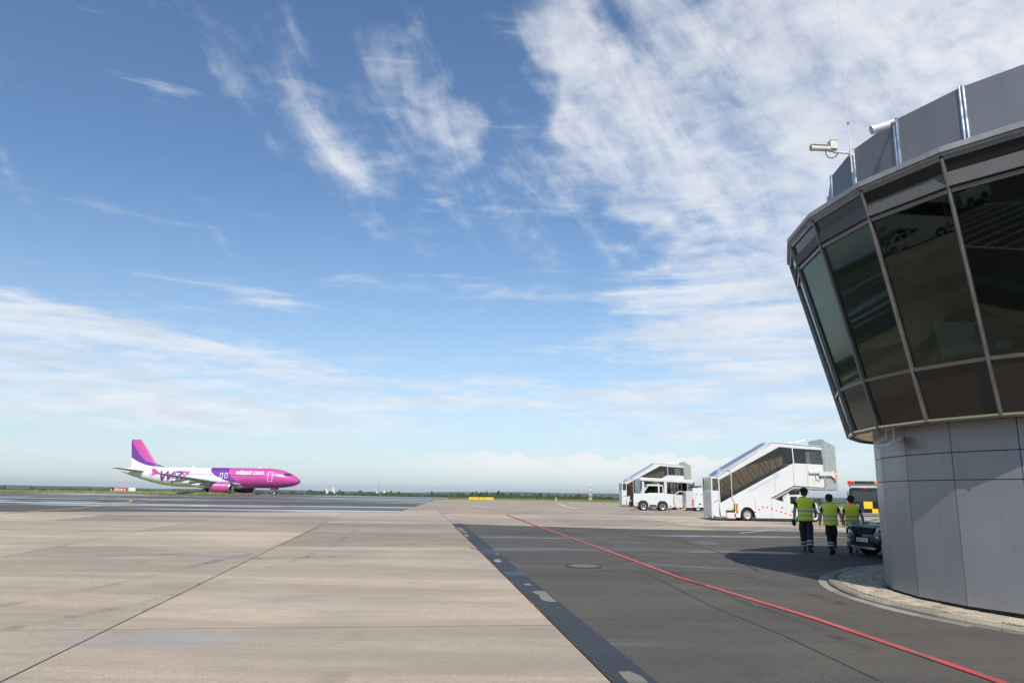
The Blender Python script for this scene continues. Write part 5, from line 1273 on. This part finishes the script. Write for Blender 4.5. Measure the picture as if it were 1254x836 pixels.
pose3 = dict(knee={-1: v_((-.11, .10, .50)), 1: v_((.08, .05, .49))}, ank={-1: v_((-.12, -.16, .14)), 1: v_((.07, .2, .095))}, toe={-1: v_((-.12, -.08, .05)), 1: v_((.09, .32, .07))}, pitch={-1: .55, 1: -.15},
             elb={-1: v_((-.26, -.03, 1.15)), 1: v_((.27, -.05, 1.15))}, wri={-1: v_((-.29, .03, .92)), 1: v_((.32, .03, .92))}, palm={-1: v_((1, 0, 0)), 1: v_((-1, 0, 0))}, yaw=-75)
for label, (x, y), H, pose, vc, tr_, bm_, shin, rz_ in (
        ('tall worker in lime vest and grey trousers, leftmost of the three, right arm bent', (989, 675.5), 1.83, pose1, LIME, GTR, SILVER, None, -22),
        ('worker in lime vest and black trousers walking in the middle of the three', (1020, 678.5), 1.66, pose2, LIME, BTR, SILVER, None, -24),
        ('worker in yellow vest with yellow-banded shins walking beside the parked car', (1047, 677), 1.62, pose3, YLW, NTR, SILVER, LIME, -22)):
    o = make_person(label, H, pose, vc, tr_, bm_, shin); g_ = gp(x, y); o.location = (g_.x, g_.y, gz(g_.y) + .012); o.rotation_euler = (0, 0, math.radians(rz_))
    if 'tall' in label:
        hw = o.location + Matrix.Rotation(math.radians(rz_), 3, 'Z') @ (v_((-.305, .01, .80)) * (H / 1.75))
        gl = empty('work_gloves', hw); tag(gl, 'pair of black work gloves held in the tall worker’s left hand'.replace('’', "'"), 'gloves')
        for q in (0, 1): MB().loft([[(.05 * math.cos(a) * w, .022 * math.sin(a) * w + q * .03, z + q * .012) for a in [k * math.pi / 5 for k in range(10)]] for z, w in ((.075, .7), (.03, 1.1), (-.03, 1.2), (-.09, .9), (-.125, .3))]).build('glove', SHOE, gl, smooth=60)

# ------------------------------------------------------------------ far edge of the airfield
rnd = random.Random(11)
GR1 = mat('verge_grass', (.24, .25, .045), .95, spec=.1, var=.35, vscale=.6)
gr = MB()
def tuft(x, y, h, w, z0):
    t = rnd.uniform(0, 3.14); c_, s_ = math.cos(t) * w, math.sin(t) * w
    gr.add([(x - c_, y - s_, z0), (x + c_, y + s_, z0), (x + rnd.uniform(-.1, .1), y + rnd.uniform(-.1, .1), z0 + h)], [(0, 1, 2)])
# island in front of the airliner: a low mound covered with grass
isl = [gp(-60, 601.2), gp(100, 602.6), gp(200, 604), gp(260, 605), gp(318, 605.4)]
mnd = []
for k, q in enumerate(isl):
    wdt = (16, 14, 11, 8, .3)[k]; hh = (.28, .34, .40, .38, .02)[k]
    mnd.append([(q.x, q.y, gz(q.y) + .0), (q.x, q.y + wdt * .25, gz(q.y) + hh), (q.x, q.y + wdt * .8, gz(q.y) + hh), (q.x, q.y + wdt, gz(q.y))])
    if k:
        p0, w0 = isl[k - 1], (16, 14, 11, 8, .3)[k - 1]
        for j in range(int((q - p0).length * 55)):
            t = rnd.random(); c = p0.lerp(q, t); wd2 = w0 + (wdt - w0) * t; v = rnd.random() ** 1.6
            tuft(c.x, c.y + v * wd2, rnd.uniform(.06, .30), rnd.uniform(.05, .16), gz(c.y) + .02)
gr.loft(mnd, caps=False, closed=False)
for a, b in zip(G1, G1[1:]):
    for j in range(int((b - a).length * 45)):
        c = a.lerp(b, rnd.random()); tuft(c.x, c.y + rnd.random() ** 2 * 22, rnd.uniform(.05, .26), rnd.uniform(.05, .16), gz(c.y) - .10)
tag(gr.build('grass', GR1), 'rough green grass along the far edge of the apron', 'grass', kind='stuff')

BRED = mat('sign_red', (.55, .04, .09), .5); SBLK = mat('sign_black', (.02, .02, .02), .5); SYEL = mat('sign_yellow', (.68, .49, .03), .5)
# mandatory sign by the island
d_ = px_dir(133.5, 598); Ys = 172.0; kx = Ys / d_.y
L_ = lambda px: px_dir(px, 598).x / px_dir(px, 598).y * Ys
sg = empty('runway_sign', (L_(133.5), Ys, gz(Ys) - .05)); tag(sg, 'long low red, black and white runway sign behind the grass left of the airliner', 'sign')
w1, w2, w3 = L_(139) - L_(133.5), L_(157.5) - L_(133.5), L_(166) - L_(133.5); zb, ht = .12, .98
MB().b2((0, 0, zb), (w1, .2, zb + ht)).build('panel', SBLK, sg, bevel=.02); MB().b2((w1, .002, zb), (w2, .2, zb + ht)).build('panel', BRED, sg, bevel=.02); MB().b2((w2, 0.001, zb), (w3, .2, zb + ht)).build('panel', MARKW, sg, bevel=.02)
lettering('lettering', 'A', .85, lambda x, y: (w1 * .22 + x, -.01, zb + .18 + y), SYEL, sg, bold=.03)
lettering('lettering', 'STOP 2', .80, lambda x, y: (w1 + .18 + x * 1.02, -.01, zb + .2 + y), MARKW, sg, bold=.02)
for k in range(4): MB().b2((.3 + k * (w3 - .7) / 3, .05, -.02), (.4 + k * (w3 - .7) / 3, .15, zb)).build('leg', STEEL, sg)
# yellow boards at the apron edge
a, b = gp(574, 612), gp(604, 612.6); Yy = (a.y + b.y) / 2 + 1
ys = empty('yellow_sign', (a.x, Yy, gz(Yy) - .08)); tag(ys, 'long low yellow board sign at the far apron edge', 'sign')
Wd = b.x - a.x
for k in range(3):
    x0 = Wd * (0, .43, .62)[k]; x1 = Wd * (.41, .60, 1.0)[k]
    p_ = MB().b2((x0, 0, .14), (x1, .12, .54)).build('board', SYEL, ys, bevel=.02)
    for q in (x0 + .15, x1 - .15): MB().b2((q - .03, .03, -.02), (q + .03, .09, .14)).build('leg', STEEL, ys)
    mb = MB(); q = x0 + .15
    while q < x1 - .15: mb.b2((q, -.006, .28), (q + .09, -.001, .42)); q += .19
    tag(mb.build('lettering', mat('faded_print', (.34, .24, .03), .6), p_), kind='stuff')
# red and white lattice mast
dm = px_dir(723, 605); Ym = 170.0
ms = empty('lattice_mast', (dm.x / dm.y * Ym, Ym, gz(Ym) - .2)); tag(ms, 'slim red and white lattice mast beyond the apron', 'mast')
hw = .30
for k in range(7):
    z0, z1_ = k * .52, (k + 1) * .52 - .004; mb = MB()
    for i, j in ((-1, -1), (1, -1), (1, 1), (-1, 1)): mb.tube([(i * hw, j * hw, z0), (i * hw, j * hw, z1_)], .045, 6)
    for s in (-1, 1):
        mb.tube([(-hw, s * hw, z0), (hw, s * hw, z1_)], .035, 5).tube([(s * hw, -hw, z0), (s * hw, hw, z1_)], .035, 5).tube([(-hw, s * hw, z1_), (hw, s * hw, z1_)], .035, 5).tube([(s * hw, -hw, z1_), (s * hw, hw, z1_)], .035, 5)
    mb.build('mast_section', [MARKW, mat('faded_red', (.55, .26, .22), .5)][k % 2], ms)
# small edge markers
for (px, py, yy, m_, lab) in ((152, 601.5, 158, MARKW, 'small white edge marker in the grass before the runway sign'), (681, 612.5, 132, MARKW, 'small white edge marker in the grass left of the lattice mast'), (43, 599, 170, SBLK, 'small dark edge marker in the grass at the far left')):
    d_ = px_dir(px, py); o = empty('edge_marker', (d_.x / d_.y * yy, yy, gz(yy))); tag(o, lab, 'marker', 'edge markers in the grass')
    MB().lathe([(.16, 0), (.16, .04), (.09, .06), (.07, .5), (.05, .56), (.001, .58)], 12).build('post', m_, o, smooth=40); MB().lathe([(.078, .30), (.078, .42)], 12).build('band', MARKR if m_ is MARKW else MARKW, o)

# ------------------------------------------------------------------ distance: woods, hills, plants on the skyline
WOODM = mat('far_foliage', (.045, .065, .028), .95, spec=.1, var=.4, vscale=.02)
wood = MB()
ico = None
def clump(c, rx, rz_):
    n, m_ = 7, 4; rings = []
    for i in range(m_):
        t = math.pi * (i + .35) / (m_ - .3); rr = math.sin(t)
        rings.append([(c[0] + rx * rr * math.cos(2 * math.pi * k / n) * rnd.uniform(.75, 1.25), c[1] + rx * rr * math.sin(2 * math.pi * k / n), c[2] + rz_ * math.cos(t) * rnd.uniform(.85, 1.15)) for k in range(n)])
    wood.loft(rings)
def wood_row(px0, px1, R_, ytop0, ytop1, n, size):
    for k in range(n):
        t = rnd.random(); px = px0 + (px1 - px0) * t; d = px_dir(px, ytop0 + (ytop1 - ytop0) * t).normalized(); az_ = math.atan2(d.x, d.y)
        rr = R_ * rnd.uniform(.93, 1.1); x, y = rr * math.sin(az_), rr * math.cos(az_)
        ztop = EYE + d.z / math.hypot(d.x, d.y) * rr + rnd.gauss(0, size * .35); zb = terrain_z(x, y); hh = max(4, ztop - zb)
        clump((x, y, zb + hh * .5), size * rnd.uniform(.6, 1.4), hh * .5)
wood_row(330, 480, 1900, 603.6, 606, 160, 11)
wood_row(470, 610, 1500, 606.2, 607.6, 170, 9)
wood_row(575, 615, 1250, 603.8, 604.8, 26, 5)
wood_row(600, 770, 1150, 607.6, 610.6, 260, 7)
wood_row(640, 665, 1150, 606.8, 607.4, 14, 5)
wood_row(760, 1300, 1300, 611.8, 620.5, 330, 9)
wood_row(-60, 340, 2600, 598.3, 602.8, 180, 12)
tag(wood.build('distant_wood', WOODM, smooth=60), 'dark band of far woodland on the skyline beyond the airfield', 'wood', kind='stuff')
hm = mat('hill_cover', (.06, .085, .045), .95, spec=.05, var=.35, vscale=.002)
def ridge(R_, base_z, top_fn, name='hills'):
    mb = MB(); front, crest, back = [], [], []
    for k in range(181):
        a = math.radians(-60 + 120 * k / 180); t = top_fn(math.degrees(a))
        for lst, rr, z in ((front, R_ * .93, base_z), (crest, R_, t), (back, R_ * 1.1, base_z)): lst.append((rr * math.sin(a), rr * math.cos(a), z))
    mb.loft([front, crest, back], caps=False, closed=False); o = mb.build(name, hm, smooth=60); tag(o, kind='structure'); return o
wav = lambda a, f, p: math.sin(math.radians(a * f) + p)
ridge(8200, -44, lambda a: 6.0 + 7 * wav(a, 9, .4) + 4 * wav(a, 23, 1.9) + 2.0 * wav(a, 61, .3) + (a + 10) * .45)
ridge(4300, -44, lambda a: -9 + 4 * wav(a, 13, 2.2) + 2.4 * wav(a, 37, .9) + 1.6 * wav(a, 83, 2.3) + a * .12)
FARW = mat('far_white', (.72, .72, .70), .6, var=.1, vscale=.05); FARG = mat('far_grey', (.40, .40, .40), .7, var=.1, vscale=.05); FARB = mat('far_brick', (.30, .18, .13), .8, var=.1, vscale=.05)
def far_at(px, R_):
    d = px_dir(px, 603).normalized(); a = math.atan2(d.x, d.y); return Vector((R_ * math.sin(a), R_ * math.cos(a), 0)), -a
def zat(px, py, R_):
    d = px_dir(px, py); return EYE + d.z / math.hypot(d.x, d.y) * R_
R0 = 7000
p_, a_ = far_at(408.3, R0); zt_ = zat(408, 595.8, R0); o = empty('cooling_tower', (p_.x, p_.y, -44), a_); tag(o, 'pale cooling tower far off on the skyline right of the airliner', 'cooling tower')
H_ = zt_ + 44; MB().lathe([(24, 0), (19, H_ * .4), (14.5, H_ * .75), (14.5, H_ * .88), (15.5, H_), (14.4, H_), (13.4, H_ * .85)], 28).build('shell', FARW, o, smooth=50); MB().lathe([(25, 0), (25, 3), (24, 3)], 28).build('base_ring', FARG, o)
p_, a_ = far_at(399.4, R0); o = empty('power_station', (p_.x, p_.y, -44), a_); tag(o, 'white power station block beside the cooling tower on the skyline', 'building')
H_ = zat(399, 598.8, R0) + 44; MB().b2((-18, -14, 0), (18, 14, H_)).build('hall', FARW, o); MB().b2((-12, -10, H_), (4, 10, H_ + 4)).build('roof_house', FARW, o); MB().b2((-18.2, -14.2, H_ * .86), (18.2, 14.2, H_ * .89)).build('band', FARG, o)
p_, a_ = far_at(463.3, R0); o = empty('chimney', (p_.x, p_.y, -44), a_); tag(o, 'thin tall chimney on the skyline left of the grey-white dome', 'chimney')
H_ = zat(463, 591.4, R0) + 44; MB().tube([(0, 0, 0), (0, 0, H_)], [5, 3.2], 12).build('stack', FARG, o, smooth=50); MB().tube([(0, 0, H_ * .93), (0, 0, H_ * .96)], [3.6, 3.6], 12).build('band', FARB, o)
p_, a_ = far_at(461.6, R0 + 60); H_ = zat(461, 599.4, R0) + 44; o = empty('silo', (p_.x, p_.y, -44), a_); tag(o, 'white silo at the foot of the thin chimney on the skyline', 'silo'); MB().lathe([(7, 0), (7, H_ - 4), (3, H_), (.1, H_)], 14).build('shell', FARW, o, smooth=40); MB().b2((-9, -5, 0), (-6.5, 5, H_ * .8)).build('stair_tower', FARG, o)
p_, a_ = far_at(470.7, R0); H_ = zat(470, 600.2, R0) + 44; o = empty('dome_building', (p_.x, p_.y, -44), a_); tag(o, 'white domed building right of the thin chimney on the skyline', 'building'); MB().lathe([(10, 0), (10, H_ - 9), (8.5, H_ - 4), (4, H_ - .5), (.1, H_)], 18).build('dome', FARW, o, smooth=40); MB().b2((-14, -9, 0), (14, 9, H_ - 14)).build('hall', FARG, o)
for px, py, w, m_, lab in ((374, 606.3, 34, FARW, 'low pale hall among far trees just right of the airliner nose'), (397, 606.2, 22, FARW, 'low white hall in the far trees below the power station'), (410, 606.2, 24, FARW, 'low white hall in the far trees below the cooling tower'), (465, 605.6, 12, FARW, 'small white house in the far trees below the thin chimney'), (471, 605.8, 14, FARW, 'small white house in the far trees below the domed building'), (586.5, 603, 9, FARB, 'square brick tower among trees above the yellow sign')):
    R1 = 1800 if px < 500 else 1280; p_, a_ = far_at(px, R1); zb = terrain_z(p_.x, p_.y); zt_ = zat(px, py - (1.2 if px < 500 else 0.6), R1)
    o = empty('far_house', (p_.x, p_.y, zb), a_); tag(o, lab, 'building', 'buildings beyond the airfield'); w *= .3 if px < 500 else .25; H_ = zt_ - zb
    MB().b2((-w, -4, 0), (w, 4, H_ - 1.5)).build('wall', m_, o); MB().prism([(-w - .4, H_ - 1.5), (w + .4, H_ - 1.5), (0, H_ + (0 if px < 500 else 1.2))], -4.4, 4.4).build('roof', FARB if px < 500 else FARG, o)

# ------------------------------------------------------------------ hazy air
hz = bpy.data.materials.new('haze_air'); hz.use_nodes = True; hz.node_tree.nodes.clear(); B = NB(hz.node_tree)
pv = B.new('ShaderNodeVolumePrincipled'); pv.inputs['Color'].default_value = (.86, .92, 1.0, 1); pv.inputs['Density'].default_value = 4.5e-5; pv.inputs['Anisotropy'].default_value = .2
ho = B.new('ShaderNodeOutputMaterial'); B.l.new(pv.outputs[0], ho.inputs['Volume'])
zlow = min(v.co.z for v in bpy.data.objects['ground'].data.vertices) - 6
hb = MB().b2((-24600, -24600, zlow), (24600, 24600, 130)).build('haze', hz)
tag(hb, 'thin pale haze in the air over the airfield', 'haze', kind='stuff')
